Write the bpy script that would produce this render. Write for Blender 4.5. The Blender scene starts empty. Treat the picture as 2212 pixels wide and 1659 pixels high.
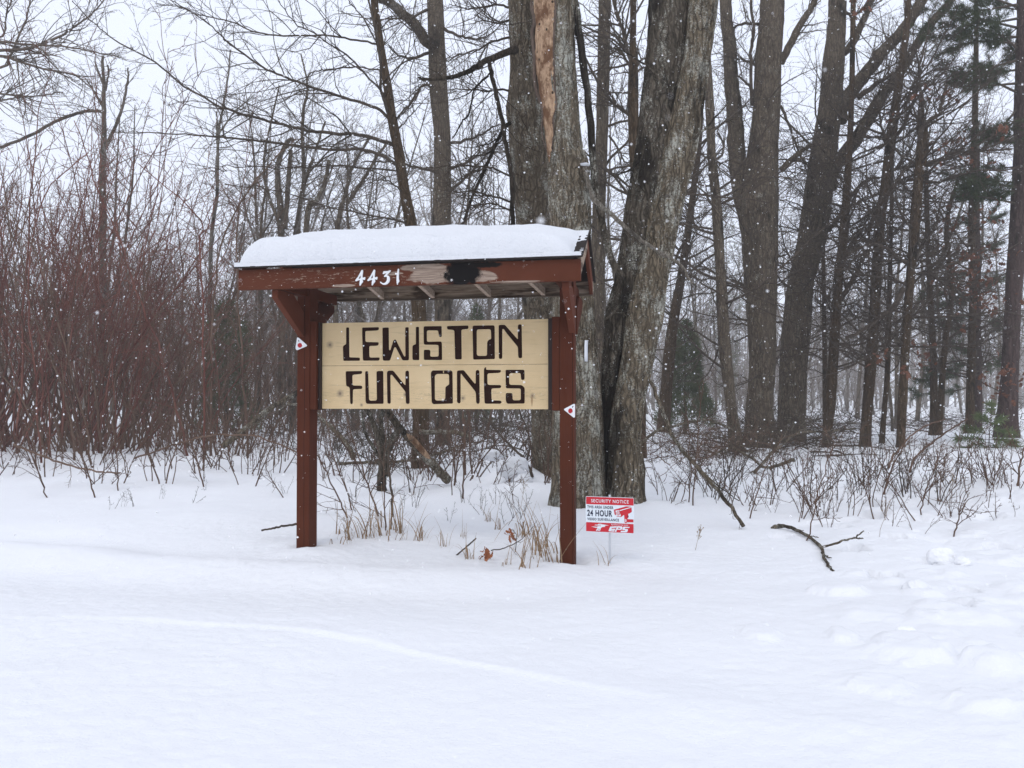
import bpy, math, random
import numpy as np
from mathutils import Vector, Matrix

# ------------------------------------------------------------------ camera, world, sun, exposure
SC = bpy.context.scene
COL = SC.collection
W0, H0, F0 = 2212.0, 1659.0, 1661.0          # measuring frame of the photograph and its focal length in that frame
CAM = np.array([0.0, 0.0, 1.0])
PITCH = math.radians(1.05)
cd = bpy.data.cameras.new('camera')
cam = bpy.data.objects.new('camera', cd)
COL.objects.link(cam)
cam.location = CAM
cam.rotation_euler = (math.radians(90) + PITCH, 0, 0)
cd.sensor_width = 36.0
cd.lens = 36.0 * F0 / W0
cd.clip_start = 0.05
cd.clip_end = 2000
cd.dof.use_dof = True
cd.dof.focus_distance = 5.6
cd.dof.aperture_fstop = 6.0
SC.camera = cam

SUN_EL, SUN_AZ = math.radians(48), math.radians(200)
world = bpy.data.worlds.new('World')
SC.world = world
world.use_nodes = True
wn = world.node_tree
wn.nodes.clear()
wo = wn.nodes.new('ShaderNodeOutputWorld')
bg = wn.nodes.new('ShaderNodeBackground')
sky = wn.nodes.new('ShaderNodeTexSky')
sky.sky_type = 'NISHITA'
sky.sun_disc = False
sky.sun_elevation = SUN_EL
sky.sun_rotation = SUN_AZ
sky.dust_density = 6.0
sky.air_density = 0.8
mx = wn.nodes.new('ShaderNodeMix')
mx.data_type = 'RGBA'
mx.inputs[0].default_value = 0.93               # thick overcast over the clear sky
mx.inputs[7].default_value = (9.45, 10.1, 11.7, 1)
wn.links.new(sky.outputs[0], mx.inputs[6])
wn.links.new(mx.outputs[2], bg.inputs[0])
bg.inputs[1].default_value = 0.10
wn.links.new(bg.outputs[0], wo.inputs[0])
sl = bpy.data.lights.new('sun', 'SUN')
sl.energy = 0.5
sl.angle = math.radians(30)
sl.color = (1.0, 0.95, 0.88)
so = bpy.data.objects.new('sun', sl)
COL.objects.link(so)
so.rotation_euler = (math.radians(90) - SUN_EL, 0, math.radians(-30))
SC.view_settings.view_transform = 'Standard'
SC.view_settings.look = 'None'
SC.view_settings.gamma = 1
SC.view_settings.exposure = 0.09
SC.cycles.max_bounces = 5
SC.cycles.diffuse_bounces = 3
SC.cycles.glossy_bounces = 1
SC.cycles.transmission_bounces = 1
SC.cycles.volume_bounces = 1
SC.cycles.transparent_max_bounces = 4

# ------------------------------------------------------------------ measuring helpers
CP, SP = math.cos(PITCH), math.sin(PITCH)
def ray(px, py):
    x, z = (px - W0 / 2) / F0, (H0 / 2 - py) / F0
    return np.array([x, CP - z * SP, SP + z * CP])
def at(px, py, Y):
    r = ray(px, py)
    return CAM + r * (Y / r[1])

def hsh(ix, iy, seed):
    n = (ix.astype(np.int64) * 374761393 + iy.astype(np.int64) * 668265263 + seed * 974634777) & 0x7fffffff
    n = ((n ^ (n >> 13)) * 1274126177) & 0x7fffffff
    n = (n ^ (n >> 16)) & 0xffffff
    return n / float(0xffffff)
def vn(x, y, seed=0):
    x = np.asarray(x, float); y = np.asarray(y, float)
    ix, iy = np.floor(x), np.floor(y)
    fx, fy = x - ix, y - iy
    fx = fx * fx * fx * (fx * (fx * 6 - 15) + 10); fy = fy * fy * fy * (fy * (fy * 6 - 15) + 10)
    a, b = hsh(ix, iy, seed), hsh(ix + 1, iy, seed)
    c, d = hsh(ix, iy + 1, seed), hsh(ix + 1, iy + 1, seed)
    return (a + (b - a) * fx) * (1 - fy) + (c + (d - c) * fx) * fy - 0.5
def fbm(x, y, seed=0, o=4, g=0.5):
    s, a = 0, 1.0
    for i in range(o):
        s = s + a * vn(np.asarray(x) * 2 ** i, np.asarray(y) * 2 ** i, seed + i * 17); a *= g
    return s
def sst(a, b, v):
    t = np.clip((v - a) / (b - a), 0, 1)
    return t * t * (3 - 2 * t)
def gauss(x, y, cx, cy, rx, ry=None):
    ry = ry or rx
    return np.exp(-((x - cx) / rx) ** 2 - ((y - cy) / ry) ** 2)

RX = np.array([-6, -2.28, -1.65, -1.0, -.58, -.186, .15, .588, 1.1, 3])
RY = np.array([3.5, 3.46, 3.42, 3.30, 3.15, 2.92, 2.72, 2.48, 2.25, 1.6])
QX = np.array([-8, -3.4, -2.4, -1.23, -.7, 0.0, 4])
QY = np.array([5.6, 5.1, 4.75, 4.40, 4.32, 4.36, 4.9])
# footprints (sunken) and broken ploughed blocks (raised) in the bank: x, y, radius, height, seed
FOOT = [(2.02, 3.52, .085, -.06, 1), (2.28, 3.86, .08, -.055, 2), (2.05, 4.28, .085, -.06, 3), (2.42, 4.55, .08, -.05, 4), (2.22, 5.0, .09, -.06, 5), (2.62, 5.3, .085, -.05, 6), (2.5, 5.85, .09, -.05, 7), (2.9, 6.2, .09, -.05, 8), (2.85, 4.1, .08, -.05, 9), (3.1, 4.9, .09, -.05, 10), (2.55, 3.35, .08, -.05, 11), (1.95, 5.6, .08, -.04, 12), (3.2, 7.0, .1, -.05, 13), (2.6, 7.2, .1, -.05, 14),
        (1.52, 2.98, .15, .055, 21), (1.36, 3.16, .07, .035, 22), (1.72, 2.78, .10, .05, 23), (1.98, 2.62, .09, .04, 24), (1.66, 3.95, .11, .05, 25), (2.02, 3.80, .08, .03, 26), (1.25, 2.62, .10, .035, 27), (1.05, 3.25, .09, .03, 28), (2.1, 3.05, .07, .03, 29), (1.5, 2.42, .12, .04, 30), (2.45, 2.9, .10, .04, 31), (1.8, 3.35, .06, .03, 32)]
def ground(x, y, fine=False):
    x = np.asarray(x, float); y = np.asarray(y, float)
    near = 1 - sst(4.0, 7.0, y)
    h = 0.10 * fbm(x * .22, y * .22, 3, 3) * sst(5, 12, np.hypot(x, y)) * 1.6
    h = h + 0.030 * fbm(x * .7 + 3, y * .9, 5, 3)
    h = h + 0.012 * vn(x * 2.1 + y * .7, y * 3.3 - x * .5, 9) + 0.005 * vn(x * 6 + y * 2, y * 9 - x * 2, 10)
    # drift lip sweeping across the foreground
    s = y - np.interp(x, RX, RY)
    fade = 1 - sst(-.1, .75, x)
    lip = 0.004 * np.exp(-(s / .035) ** 2) * (s > 0) + 0.004 * np.exp(-(s / .018) ** 2) * (s <= 0)
    fade = fade * (.35 + .65 * sst(-2.3, -1.2, x))
    h = h + fade * (lip + 0.009 * sst(-.02, .012, s) * (1 - sst(.1, .9, s))) + 0.018 * (1 - fade) * np.exp(-(s / .2) ** 2) * (1 - sst(.7, 1.6, x))
    # softer, older tyre ridge behind it
    q = y - np.interp(x, QX, QY)
    h = h + (0.050 * np.exp(-(q / .22) ** 2) - 0.035 * np.exp(-((q + .42) / .28) ** 2) - .03 * np.exp(-((q - .45) / .25) ** 2) * (1 - sst(-1.6, -1.3, x))) * (1 - sst(-.6, 1.0, x))
    # ploughed, trampled bank at the right
    b = sst(.9, 2.0, x - .30 * (y - 3)) * (1 - sst(8.5, 11, y)) * sst(1.0, 1.8, y)
    lump = np.maximum(0, fbm(x * 2.6, y * 2.6, 21, 4) - .02)
    h = h + b * (0.05 + 0.10 * lump + .014 * vn(x * 9, y * 9, 22))
    h = h + 0.30 * sst(2.6, 4.5, x - .15 * (y - 3)) * (1 - sst(7, 11, y))
    foot = np.maximum(0, vn(x * 3.1 + 7, y * 3.1, 31) - .22)
    h = h - 0.32 * foot * sst(1.2, 2.0, x - .3 * (y - 4)) * sst(4.5, 5.5, y) * (1 - sst(8.0, 9.5, y))
    for (fx_, fy_, fr, fh, sd) in (FOOT if fine else ()):
        d = np.hypot((x - fx_) / 1.0, (y - fy_) / 1.15) / fr + .7 * fbm(x * 1.1 / fr + sd, y * 1.1 / fr, 50 + sd, 3)
        h = h + fh * (.7 if fh > 0 else 1.5) * (1 - sst(.65, 1.15, d))
    if fine: h = h + (.0045 * vn(x * 24 + y * 5, y * 30, 44) + .0028 * vn(x * 55, y * 60 + x * 9, 45)) * (1 - sst(5.5, 7, y)) * (.5 + 1.0 * np.clip(vn(x * .8, y * .8, 46) + .5, 0, 1))
    h = h - 0.045 * gauss(x, y, .35, 4.80, .10) - .035 * gauss(x, y, -1.361, 5.117, .10) + .02 * gauss(x, y, .33, 4.80, .26) + .02 * gauss(x, y, -1.36, 5.12, .28)
    # wells and mounds by the sign and trunks
    h = h - 0.03 * gauss(x, y, .43, 4.80, .10) + .02 * gauss(x, y, -1.36, 4.95, .3, .12)
    h = h + 0.12 * gauss(x, y, .15, 8.0, .6, .5) + 0.24 * gauss(x, y, .05, 8.9, .35, .3) + .10 * gauss(x, y, .9, 6.9, .7, .5)
    h = h - .05 * gauss(x, y, .0, 6.2, .5, .4)
    h = h + .07 * gauss(x, y, -2.2, 6.2, 1.2, .6) * 0.7
    h = h - 0.022 * vn(x * 1.5, y * 1.5, 41) * near * 0
    return h
def gz(x, y):
    return float(ground(x, y))
def gat(px, py):
    """point of the snow under a pixel"""
    r = ray(px, py)
    if r[2] > -0.004: r[2] = -0.004
    t = 1.0
    for i in range(60):
        p = CAM + r * t
        d = p[2] - gz(p[0], p[1])
        t += d / max(.02, -r[2]) * .7
        if abs(d) < 1e-4: break
    return CAM + r * t

# ------------------------------------------------------------------ object helpers
def link(o, parent=None):
    COL.objects.link(o)
    if parent: o.parent = parent
    return o
def tag(o, label=None, cat=None, group=None, kind=None):
    if label: o['label'] = label
    if cat: o['category'] = cat
    if group: o['group'] = group
    if kind: o['kind'] = kind
    return o
def empty(name, loc=(0, 0, 0), rz=0):
    o = bpy.data.objects.new(name, None)
    o.location = Vector([float(v) for v in loc]); o.rotation_euler = (0, 0, rz)
    o.empty_display_size = .2
    return link(o)
def np_mesh(name, V, Q, mat=None, parent=None, off=None, smooth=True, tris=None):
    V = np.asarray(V, np.float32).reshape(-1, 3)
    if off is not None: V = V - np.asarray(off, np.float32)
    me = bpy.data.meshes.new(name)
    me.vertices.add(len(V)); me.vertices.foreach_set('co', V.ravel())
    Q = np.asarray(Q, np.int32).reshape(-1, 4) if Q is not None and len(Q) else np.zeros((0, 4), np.int32)
    T = np.asarray(tris, np.int32).reshape(-1, 3) if tris is not None and len(tris) else np.zeros((0, 3), np.int32)
    nl = Q.size + T.size
    me.loops.add(nl); me.loops.foreach_set('vertex_index', np.concatenate([Q.ravel(), T.ravel()]))
    me.polygons.add(len(Q) + len(T))
    st = np.concatenate([np.arange(len(Q)) * 4, Q.size + np.arange(len(T)) * 3]).astype(np.int32)
    me.polygons.foreach_set('loop_start', st)
    me.polygons.foreach_set('use_smooth', np.full(len(Q) + len(T), smooth))
    me.update(calc_edges=True)
    if mat:
        me.materials.append(mat)
    o = bpy.data.objects.new(name, me)
    return link(o, parent)

class Tubes:
    def __init__(s): s.b = {}
    def add(s, pts, rad):
        pts = np.asarray(pts, float)
        s.b.setdefault(len(pts), []).append((pts, np.asarray(rad, float)))
    def n(s): return sum(len(v) for v in s.b.values())
    def build(s, name, mat, parent=None, off=None, sides=3, rough=0):
        VV, QQ, TT, base = [], [], [], 0
        for n, lst in s.b.items():
            P = np.stack([p for p, r in lst]); R = np.stack([r for p, r in lst])
            M = len(P)
            T = np.gradient(P, axis=1)
            T /= np.linalg.norm(T, axis=2, keepdims=True) + 1e-9
            D = P[:, -1] - P[:, 0]; D /= np.linalg.norm(D, axis=1, keepdims=True) + 1e-9
            ref = np.where(np.abs(D[:, 2:3]) > .8, np.array([[1., .13, 0]]), np.array([[0.1, 0.05, 1.]]))[:, None, :]
            A = np.cross(T, ref); A /= np.linalg.norm(A, axis=2, keepdims=True) + 1e-9
            B = np.cross(T, A)
            sd = sides if R.max() < .02 else max(sides, 8 if R.max() < .05 else 14)
            an = np.arange(sd) / sd * 2 * math.pi
            ring = A[:, :, None, :] * np.cos(an)[None, None, :, None] + B[:, :, None, :] * np.sin(an)[None, None, :, None]
            V = P[:, :, None, :] + ring * R[:, :, None, None]
            if rough and sd >= 8:
                nz = 1 + rough * (np.random.RandomState(len(P) + n).rand(M, n, sd) - .5)
                V = P[:, :, None, :] + ring * (R[:, :, None] * nz)[..., None]
            V = V.reshape(-1, 3)
            i = np.arange(M)[:, None, None] * n * sd + np.arange(n - 1)[None, :, None] * sd + np.arange(sd)[None, None, :]
            j = np.arange(M)[:, None, None] * n * sd + np.arange(n - 1)[None, :, None] * sd + ((np.arange(sd) + 1) % sd)[None, None, :]
            Q = np.stack([i, j, j + sd, i + sd], -1).reshape(-1, 4) + base
            VV.append(V); QQ.append(Q)
            for e in (0, n - 1):                      # close both ends with a fan to the first vertex
                k = np.arange(M)[:, None] * n * sd + e * sd
                a = np.arange(1, sd - 1)[None, :]
                t = np.stack([k + 0 * a, k + a, k + a + 1], -1)
                if e == 0: t = t[..., ::-1]
                TT.append(t.reshape(-1, 3) + base)
            base += len(V)
        return np_mesh(name, np.concatenate(VV), np.concatenate(QQ), mat, parent, off, True, np.concatenate(TT))

rng = np.random.RandomState(7)
def unit(v): return v / (np.linalg.norm(v) + 1e-9)
def wander(p0, d, L, n, amp, r, up=0.0):
    """n-point wandering polyline"""
    pts = [np.array(p0, float)]; d = unit(np.array(d, float))
    for i in range(n - 1):
        d = unit(d + r.normal(0, amp, 3) + np.array([0, 0, up]))
        pts.append(pts[-1] + d * L / (n - 1))
    return np.array(pts)
def side_dir(t, ang, r, flat=1.0):
    a = unit(np.cross(t, r.normal(0, 1, 3)))
    a[2] *= flat
    return unit(t * math.cos(ang) + a * math.sin(ang))
def sample(path, t):
    n = len(path) - 1
    i = min(int(t * n), n - 1); f = t * n - i
    return path[i] * (1 - f) + path[i + 1] * f, unit(path[i + 1] - path[i])
def twigs(T, path, rad, r, num, L, levels=2, t0=.15, amp=.18, up=.03, ang=(.5, 1.1), rmin=.0016, k=.38, sub=6, flat=1.0, npt=6):
    for c in range(num):
        t = t0 + (1 - t0) * (c + r.rand()) / num
        p, tan = sample(path, t)
        rr = float(np.interp(t, np.linspace(0, 1, len(rad)), rad))
        l = L * (.45 + .8 * r.rand()) * (1.05 - .55 * t)
        r0 = max(rmin, min(rr * .6, l * .011))
        q = wander(p, side_dir(tan, r.uniform(*ang), r, flat), l, npt, amp, r, up)
        rd = np.linspace(r0, max(rmin * .55, r0 * .3), npt)
        T.add(q, rd)
        if levels > 1:
            twigs(T, q, rd, r, max(2, int(sub * (.6 + .8 * r.rand()))), l * k, levels - 1, .12, amp * 1.15, up, ang, rmin, k, max(2, sub - 2), flat, 4 if levels <= 2 else 5)

def smooth_path(ctrl, n):
    """Catmull-Rom through control points"""
    C = np.asarray(ctrl, float)
    C = np.vstack([2 * C[0] - C[1], C, 2 * C[-1] - C[-2]])
    m = len(C) - 3
    out = []
    for u in np.linspace(0, m - 1e-6, n):
        i = int(u); t = u - i
        a, b, c, d = C[i], C[i + 1], C[i + 2], C[i + 3]
        out.append(.5 * (2 * b + (c - a) * t + (2 * a - 5 * b + 4 * c - d) * t * t + (3 * b - a - 3 * c + d) * t ** 3))
    return np.array(out)
def pxpath(pts, Y0, Y1, n=None):
    """photo pixels at depths running from Y0 to Y1 -> world path"""
    m = len(pts)
    C = [at(p[0], p[1], Y0 + (Y1 - Y0) * i / (m - 1)) for i, p in enumerate(pts)]
    return smooth_path(C, n or max(8, m * 4))
def limb(T, pts, Y0, Y1, w0, w1, r, num=14, L=.8, levels=2, n=None, wob=.006, **kw):
    path = pxpath(pts, Y0, Y1, n)
    path[1:] += r.normal(0, min(wob, .09 * np.linalg.norm(path[1] - path[0])), path[1:].shape)
    rad = np.linspace(w0 * Y0, w1 * Y1, len(path)) / F0 / 2
    T.add(path, rad)
    if num: twigs(T, path, rad, r, num, L, levels, **kw)
    return path, rad

# ------------------------------------------------------------------ materials
class N:
    def __init__(s, name):
        s.m = bpy.data.materials.new(name); s.m.use_nodes = True
        s.t = s.m.node_tree; s.b = s.t.nodes['Principled BSDF']
        s.co = s.t.nodes.new('ShaderNodeTexCoord')
    def n(s, ty, **kw):
        x = s.t.nodes.new('ShaderNode' + ty)
        for k, v in kw.items(): setattr(x, k, v)
        return x
    def l(s, a, b): s.t.links.new(a, b)
    def mapping(s, scale=(1, 1, 1), loc=(0, 0, 0), src=None):
        m = s.n('Mapping'); m.inputs['Scale'].default_value = scale; m.inputs['Location'].default_value = loc
        s.l(src or s.co.outputs['Object'], m.inputs['Vector']); return m.outputs[0]
    def noise(s, vec, scale, detail=4, rough=.55, dist=0):
        x = s.n('TexNoise'); x.inputs['Scale'].default_value = scale; x.inputs['Detail'].default_value = detail
        x.inputs['Roughness'].default_value = rough; x.inputs['Distortion'].default_value = dist
        s.l(vec, x.inputs['Vector']); return x.outputs['Fac']
    def vor(s, vec, scale, feature='F1'):
        x = s.n('TexVoronoi'); x.feature = feature; x.inputs['Scale'].default_value = scale
        s.l(vec, x.inputs['Vector']); return x.outputs['Distance']
    def ramp(s, fac, stops):
        r = s.n('ValToRGB'); e = r.color_ramp.elements
        while len(e) < len(stops): e.new(.5)
        for el, (p, c) in zip(e, stops):
            el.position = p; el.color = (c, c, c, 1) if isinstance(c, (int, float)) else (*c, 1)
        s.l(fac, r.inputs[0]); return r.outputs[0]
    def mix(s, fac, a, b):
        x = s.n('Mix', data_type='RGBA')
        for v, i in ((fac, 0), (a, 6), (b, 7)):
            if isinstance(v, (int, float)): x.inputs[i].default_value = v
            elif isinstance(v, tuple): x.inputs[i].default_value = (*v, 1)
            else: s.l(v, x.inputs[i])
        return x.outputs[2]
    def math(s, op, a, b=None, c=None):
        x = s.n('Math', operation=op)
        for v, i in ((a, 0), (b, 1), (c, 2)):
            if v is None: continue
            if isinstance(v, (int, float)): x.inputs[i].default_value = v
            else: s.l(v, x.inputs[i])
        return x.outputs[0]
    def blob(s, c, size, noise=None, amt=.8, soft=.25):
        """1 inside an ellipsoid around c (object space), 0 outside, edge broken by noise"""
        v = s.n('VectorMath', operation='SUBTRACT'); s.l(s.co.outputs['Object'], v.inputs[0]); v.inputs[1].default_value = c
        d = s.n('VectorMath', operation='DIVIDE'); s.l(v.outputs[0], d.inputs[0]); d.inputs[1].default_value = size
        l = s.n('VectorMath', operation='LENGTH'); s.l(d.outputs[0], l.inputs[0])
        x = l.outputs['Value']
        if noise is not None: x = s.math('ADD', x, s.math('MULTIPLY', s.math('SUBTRACT', noise, .5), amt * 2))
        m = s.n('MapRange'); m.inputs[1].default_value = 1 + soft; m.inputs[2].default_value = 1 - soft
        s.l(x, m.inputs[0]); return m.outputs[0]
    def out(s, col, rough=.8, bump=None, bs=.3, bd=.01, spec=.3):
        if isinstance(col, tuple): s.b.inputs['Base Color'].default_value = (*col, 1)
        else: s.l(col, s.b.inputs['Base Color'])
        if isinstance(rough, (int, float)): s.b.inputs['Roughness'].default_value = rough
        else: s.l(rough, s.b.inputs['Roughness'])
        s.b.inputs['Specular IOR Level'].default_value = spec
        if bump is not None:
            b = s.n('Bump'); b.inputs['Strength'].default_value = bs; b.inputs['Distance'].default_value = bd
            s.l(bump, b.inputs['Height']); s.l(b.outputs[0], s.b.inputs['Normal'])
        return s.m

def bark(name, dark, light, lichen=0.0, wet=0.0, sc=1.0, lcol=(.44, .44, .38), bs=.9):
    n = N(name)
    w = n.mapping((1, 1, 1))
    wn_ = n.n('TexNoise'); wn_.inputs['Scale'].default_value = 7; n.l(w, wn_.inputs['Vector'])
    wv_ = n.n('VectorMath', operation='MULTIPLY_ADD'); n.l(wn_.outputs['Color'], wv_.inputs[0]); wv_.inputs[1].default_value = (.09, .09, .25); n.l(w, wv_.inputs[2])
    v = n.mapping((1, 1, .15), src=wv_.outputs[0])
    r1 = n.noise(v, 34 * sc, 6, .7, .4)
    cr = n.vor(v, 25 * sc, 'DISTANCE_TO_EDGE')
    fine = n.noise(n.mapping((1, 1, .35)), 95 * sc, 4, .7)
    crk = n.ramp(cr, [(.0, 0.0), (.16, 1.0)])
    h = n.math('ADD', n.math('MULTIPLY', crk, .55), n.math('ADD', n.math('MULTIPLY', r1, .7), n.math('MULTIPLY', fine, .35)))
    tone = n.math('ADD', n.math('MULTIPLY', r1, .6), n.math('MULTIPLY', fine, .4))
    col = n.mix(n.math('MULTIPLY', n.ramp(tone, [(.36, 0.0), (.64, 1.0)]), n.math('ADD', n.math('MULTIPLY', crk, .75), .25)), dark, light)
    big = n.noise(w, 1.7, 3)
    col = n.mix(n.ramp(big, [(.4, .0), (.65, .45)]), col, tuple(c * .62 for c in light))
    if lichen:
        a = n.noise(n.mapping((1, 1, .6)), 7.0, 3, .6); b = n.noise(w, 60, 5, .8)
        s = n.math('ADD', n.math('MULTIPLY', a, .42), n.math('MULTIPLY', b, .58))
        t = .615 - .075 * lichen
        f = n.math('MULTIPLY', n.ramp(s, [(t - .005, 0.0), (t + .045, 1.0)]), n.math('ADD', n.math('MULTIPLY', crk, .6), .4))
        n2 = n.math('MULTIPLY', f, .85)
        col = n.mix(n2, col, lcol)
    if wet:
        a = n.noise(n.mapping((1, 1, .45)), 2.3, 5, .6)
        f = n.ramp(a, [(.62 - .2 * wet, 0.0), (.70 - .2 * wet, 1.0)])
        col = n.mix(n.math('MULTIPLY', f, .85), col, (.016, .013, .010))
    return n.out(col, .92, h, bs, .025, .08)

M = {}
M['bark_gray'] = bark('bark_gray', (.030, .023, .016), (.26, .21, .15), 1.0, .25)
M['bark_lichen'] = bark('bark_lichen', (.036, .028, .019), (.29, .235, .165), 1.35, .1)
M['bark_mix'] = bark('bark_mix', (.026, .021, .015), (.28, .225, .155), 1.3, .45)
M['bark_wet'] = bark('bark_wet', (.018, .015, .011), (.19, .158, .12), .95, .70)
M['bark_far'] = bark('bark_far', (.038, .029, .020), (.215, .172, .125), .35, .2, .8)
M['bark_brown'] = bark('bark_brown', (.027, .018, .010), (.135, .092, .056), .15, .2, .8)
M['bark_pine'] = bark('bark_pine', (.040, .028, .026), (.13, .09, .08), 0, .2, .6)

def plain(name, c1, c2, sc=9, rough=.85, bs=.3):
    n = N(name)
    f = n.noise(n.mapping(), sc, 4, .6)
    return n.out(n.mix(n.ramp(f, [(.35, 0.0), (.65, 1.0)]), c1, c2), rough, f, bs, .004, .2)
M['twig'] = plain('twig_dark', (.045, .034, .026), (.10, .078, .058), 14)
M['twig_red'] = plain('twig_red', (.10, .035, .026), (.215, .092, .068), 1.2)
M['twig_red_brown'] = plain('twig_red_brown', (.075, .043, .030), (.175, .115, .082), 1.1)
M['twig_gray'] = plain('twig_gray', (.085, .064, .048), (.18, .143, .11), 1.3)
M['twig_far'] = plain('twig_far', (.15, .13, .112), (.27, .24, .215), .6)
M['twig_tan'] = plain('twig_tan', (.24, .17, .11), (.40, .30, .20), 6)
M['grass'] = plain('dry_grass', (.20, .13, .075), (.38, .26, .155), 30)
M['leaf'] = plain('dead_leaf', (.09, .036, .022), (.19, .085, .05), 25)
M['leaf_russet'] = plain('russet_leaf', (.17, .05, .022), (.34, .13, .06), 25)
M['needle'] = plain('pine_needle', (.026, .040, .018), (.070, .092, .040), 4)
M['needle_young'] = plain('young_needle', (.08, .115, .045), (.17, .205, .095), 4)
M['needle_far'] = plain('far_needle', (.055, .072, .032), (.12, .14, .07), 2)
M['limb_pale'] = bark('limb_pale', (.10, .085, .065), (.34, .30, .25), .7, .15, 1.6)
M['deadwood'] = bark('deadwood', (.020, .016, .013), (.12, .095, .07), .1, .8, 1.3)

def snow_mat():
    n = N('snow')
    w = n.mapping()
    f1 = n.noise(w, 260, 3, .7); f2 = n.noise(n.mapping((1, 1.6, 1)), 52, 5, .65); f3 = n.noise(w, 5, 3)
    h = n.math('ADD', n.math('MULTIPLY', f1, .10), n.math('ADD', n.math('MULTIPLY', f2, .5), n.math('MULTIPLY', f3, .8)))
    # a little road dirt in the ploughed bank at the right
    dirt = n.noise(w, 3.3, 6, .7)
    msk = n.ramp(dirt, [(.66, 0.0), (.74, 1.0)])
    sx = n.n('SeparateXYZ'); n.l(n.co.outputs['Object'], sx.inputs[0])
    mr = n.n('MapRange'); mr.inputs[1].default_value = 1.3; mr.inputs[2].default_value = 2.2; n.l(sx.outputs[0], mr.inputs[0])
    my = n.n('MapRange'); my.inputs[1].default_value = 9; my.inputs[2].default_value = 7; n.l(sx.outputs[1], my.inputs[0])
    fac = n.math('MULTIPLY', n.math('MULTIPLY', msk, mr.outputs[0]), n.math('MULTIPLY', my.outputs[0], .22))
    col = n.mix(fac, (.865, .875, .895), (.60, .48, .36))
    m = n.out(col, .85, h, .75, .013, .10)
    return m
M['snow'] = snow_mat()
n = N('snow_crust')
f = n.noise(n.mapping(), 60, 5, .65); g = n.noise(n.mapping(), 9, 4)
M['snow_cap'] = n.out((.80, .815, .84), .85, n.math('ADD', f, n.math('MULTIPLY', g, 1.2)), .9, .014, .1)
n = N('snow_dirty')
f = n.noise(n.mapping(), 14, 5, .7)
M['snow_dirty'] = n.out(n.mix(n.ramp(f, [(.56, 0.0), (.72, .55)]), (.92, .93, .95), (.50, .40, .28)), .85, f, .6, .02, .15)
n = N('flake'); M['flake'] = n.out((.97, .97, .98), .7)

def paint(name, base=(.088, .026, .013), peel=0.3, cracks=()):
    n = N(name)
    g = n.noise(n.mapping((2.2, 9, 9)), 9, 5, .6); v = n.noise(n.mapping((1, 1, 1)), 3, 4)
    col = n.mix(n.ramp(v, [(.3, 0.0), (.75, 1.0)]), base, (base[0] * 1.35, base[1] * 1.45, base[2] * 1.5))
    chip = n.noise(n.mapping((1.1, 6, 6)), 20, 6, .75)
    t = .70 - .14 * peel
    band = n.noise(n.mapping((.6, 3, 3)), 2.2, 2)
    f = n.ramp(n.math('ADD', chip, n.math('MULTIPLY', n.math('SUBTRACT', band, .5), .35)), [(t, 0.0), (t + .03, 1.0)])
    return n, col, f, g
# fascia: chipped red-brown paint, a charred patch and bare weathered wood round it
n, col, f, g = paint('fascia_paint', peel=.6)
grain = n.noise(n.mapping((.7, 14, 14)), 14, 5, .6)
wood = n.mix(n.ramp(grain, [(.3, 0.0), (.7, 1.0)]), (.15, .10, .075), (.42, .33, .26))
lf = n.mapping(); nn = n.noise(n.mapping((.7, 2, 2)), 9, 5, .7)
sxx = n.n('SeparateXYZ'); n.l(n.co.outputs['Object'], sxx.inputs[0])
leftm = n.n('MapRange'); leftm.inputs[1].default_value = .40; leftm.inputs[2].default_value = .15; n.l(sxx.outputs[0], leftm.inputs[0])
col = n.mix(n.math('MULTIPLY', f, leftm.outputs[0]), col, wood)
for c, s in (((.125, -.46, 1.710), (.13, .3, .05)), ((.425, -.46, 1.700), (.085, .3, .034)), ((.06, -.46, 1.765), (.14, .3, .018)), ((-.423, -.46, 1.672), (.07, .3, .009)), ((-.10, -.46, 1.735), (.05, .3, .012)), ((.62, -.46, 1.667), (.15, .3, .005))):
    col = n.mix(n.blob(c, s, nn, .9, .08), col, wood)
nb = n.noise(n.mapping((1, 1, 1)), 16, 5, .7)
col = n.mix(n.blob((.303, -.46, 1.730), (.105, .3, .085), nb, .8, .12), col, (.006, .005, .005))
col = n.mix(n.blob((.43, -.46, 1.770), (.11, .3, .017), nb, .8, .15), col, (.010, .008, .007))
M['fascia'] = n.out(col, .8, n.math('ADD', g, grain), .35, .004, .12)
n, col, f, g = paint('post_paint', (.070, .018, .008), .2)
gr = n.noise(n.mapping((10, 10, .8)), 9, 5, .6)
sxx = n.n('SeparateXYZ'); n.l(n.co.outputs['Object'], sxx.inputs[0])
wv = n.noise(n.mapping((.2, .2, 1)), 3.0, 3)
for xc in (-.862, .905):
    d = n.math('ABSOLUTE', n.math('SUBTRACT', n.math('ADD', sxx.outputs[0], n.math('MULTIPLY', n.math('SUBTRACT', wv, .5), .02)), xc))
    mr = n.n('MapRange'); mr.inputs[1].default_value = .0026; mr.inputs[2].default_value = .0008; n.l(d, mr.inputs[0])
    col = n.mix(n.math('MULTIPLY', mr.outputs[0], .85), col, (.012, .006, .005))
M['post'] = n.out(col, .8, gr, .5, .006, .12)
n, col, f, g = paint('brace_paint', (.10, .030, .016), .1)
M['brace'] = n.out(col, .8, g, .3, .003, .12)
n, col, f, g = paint('dark_stain', (.022, .010, .008), .0)
M['stop'] = n.out(col, .6, g, .3, .003, .3)

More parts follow.
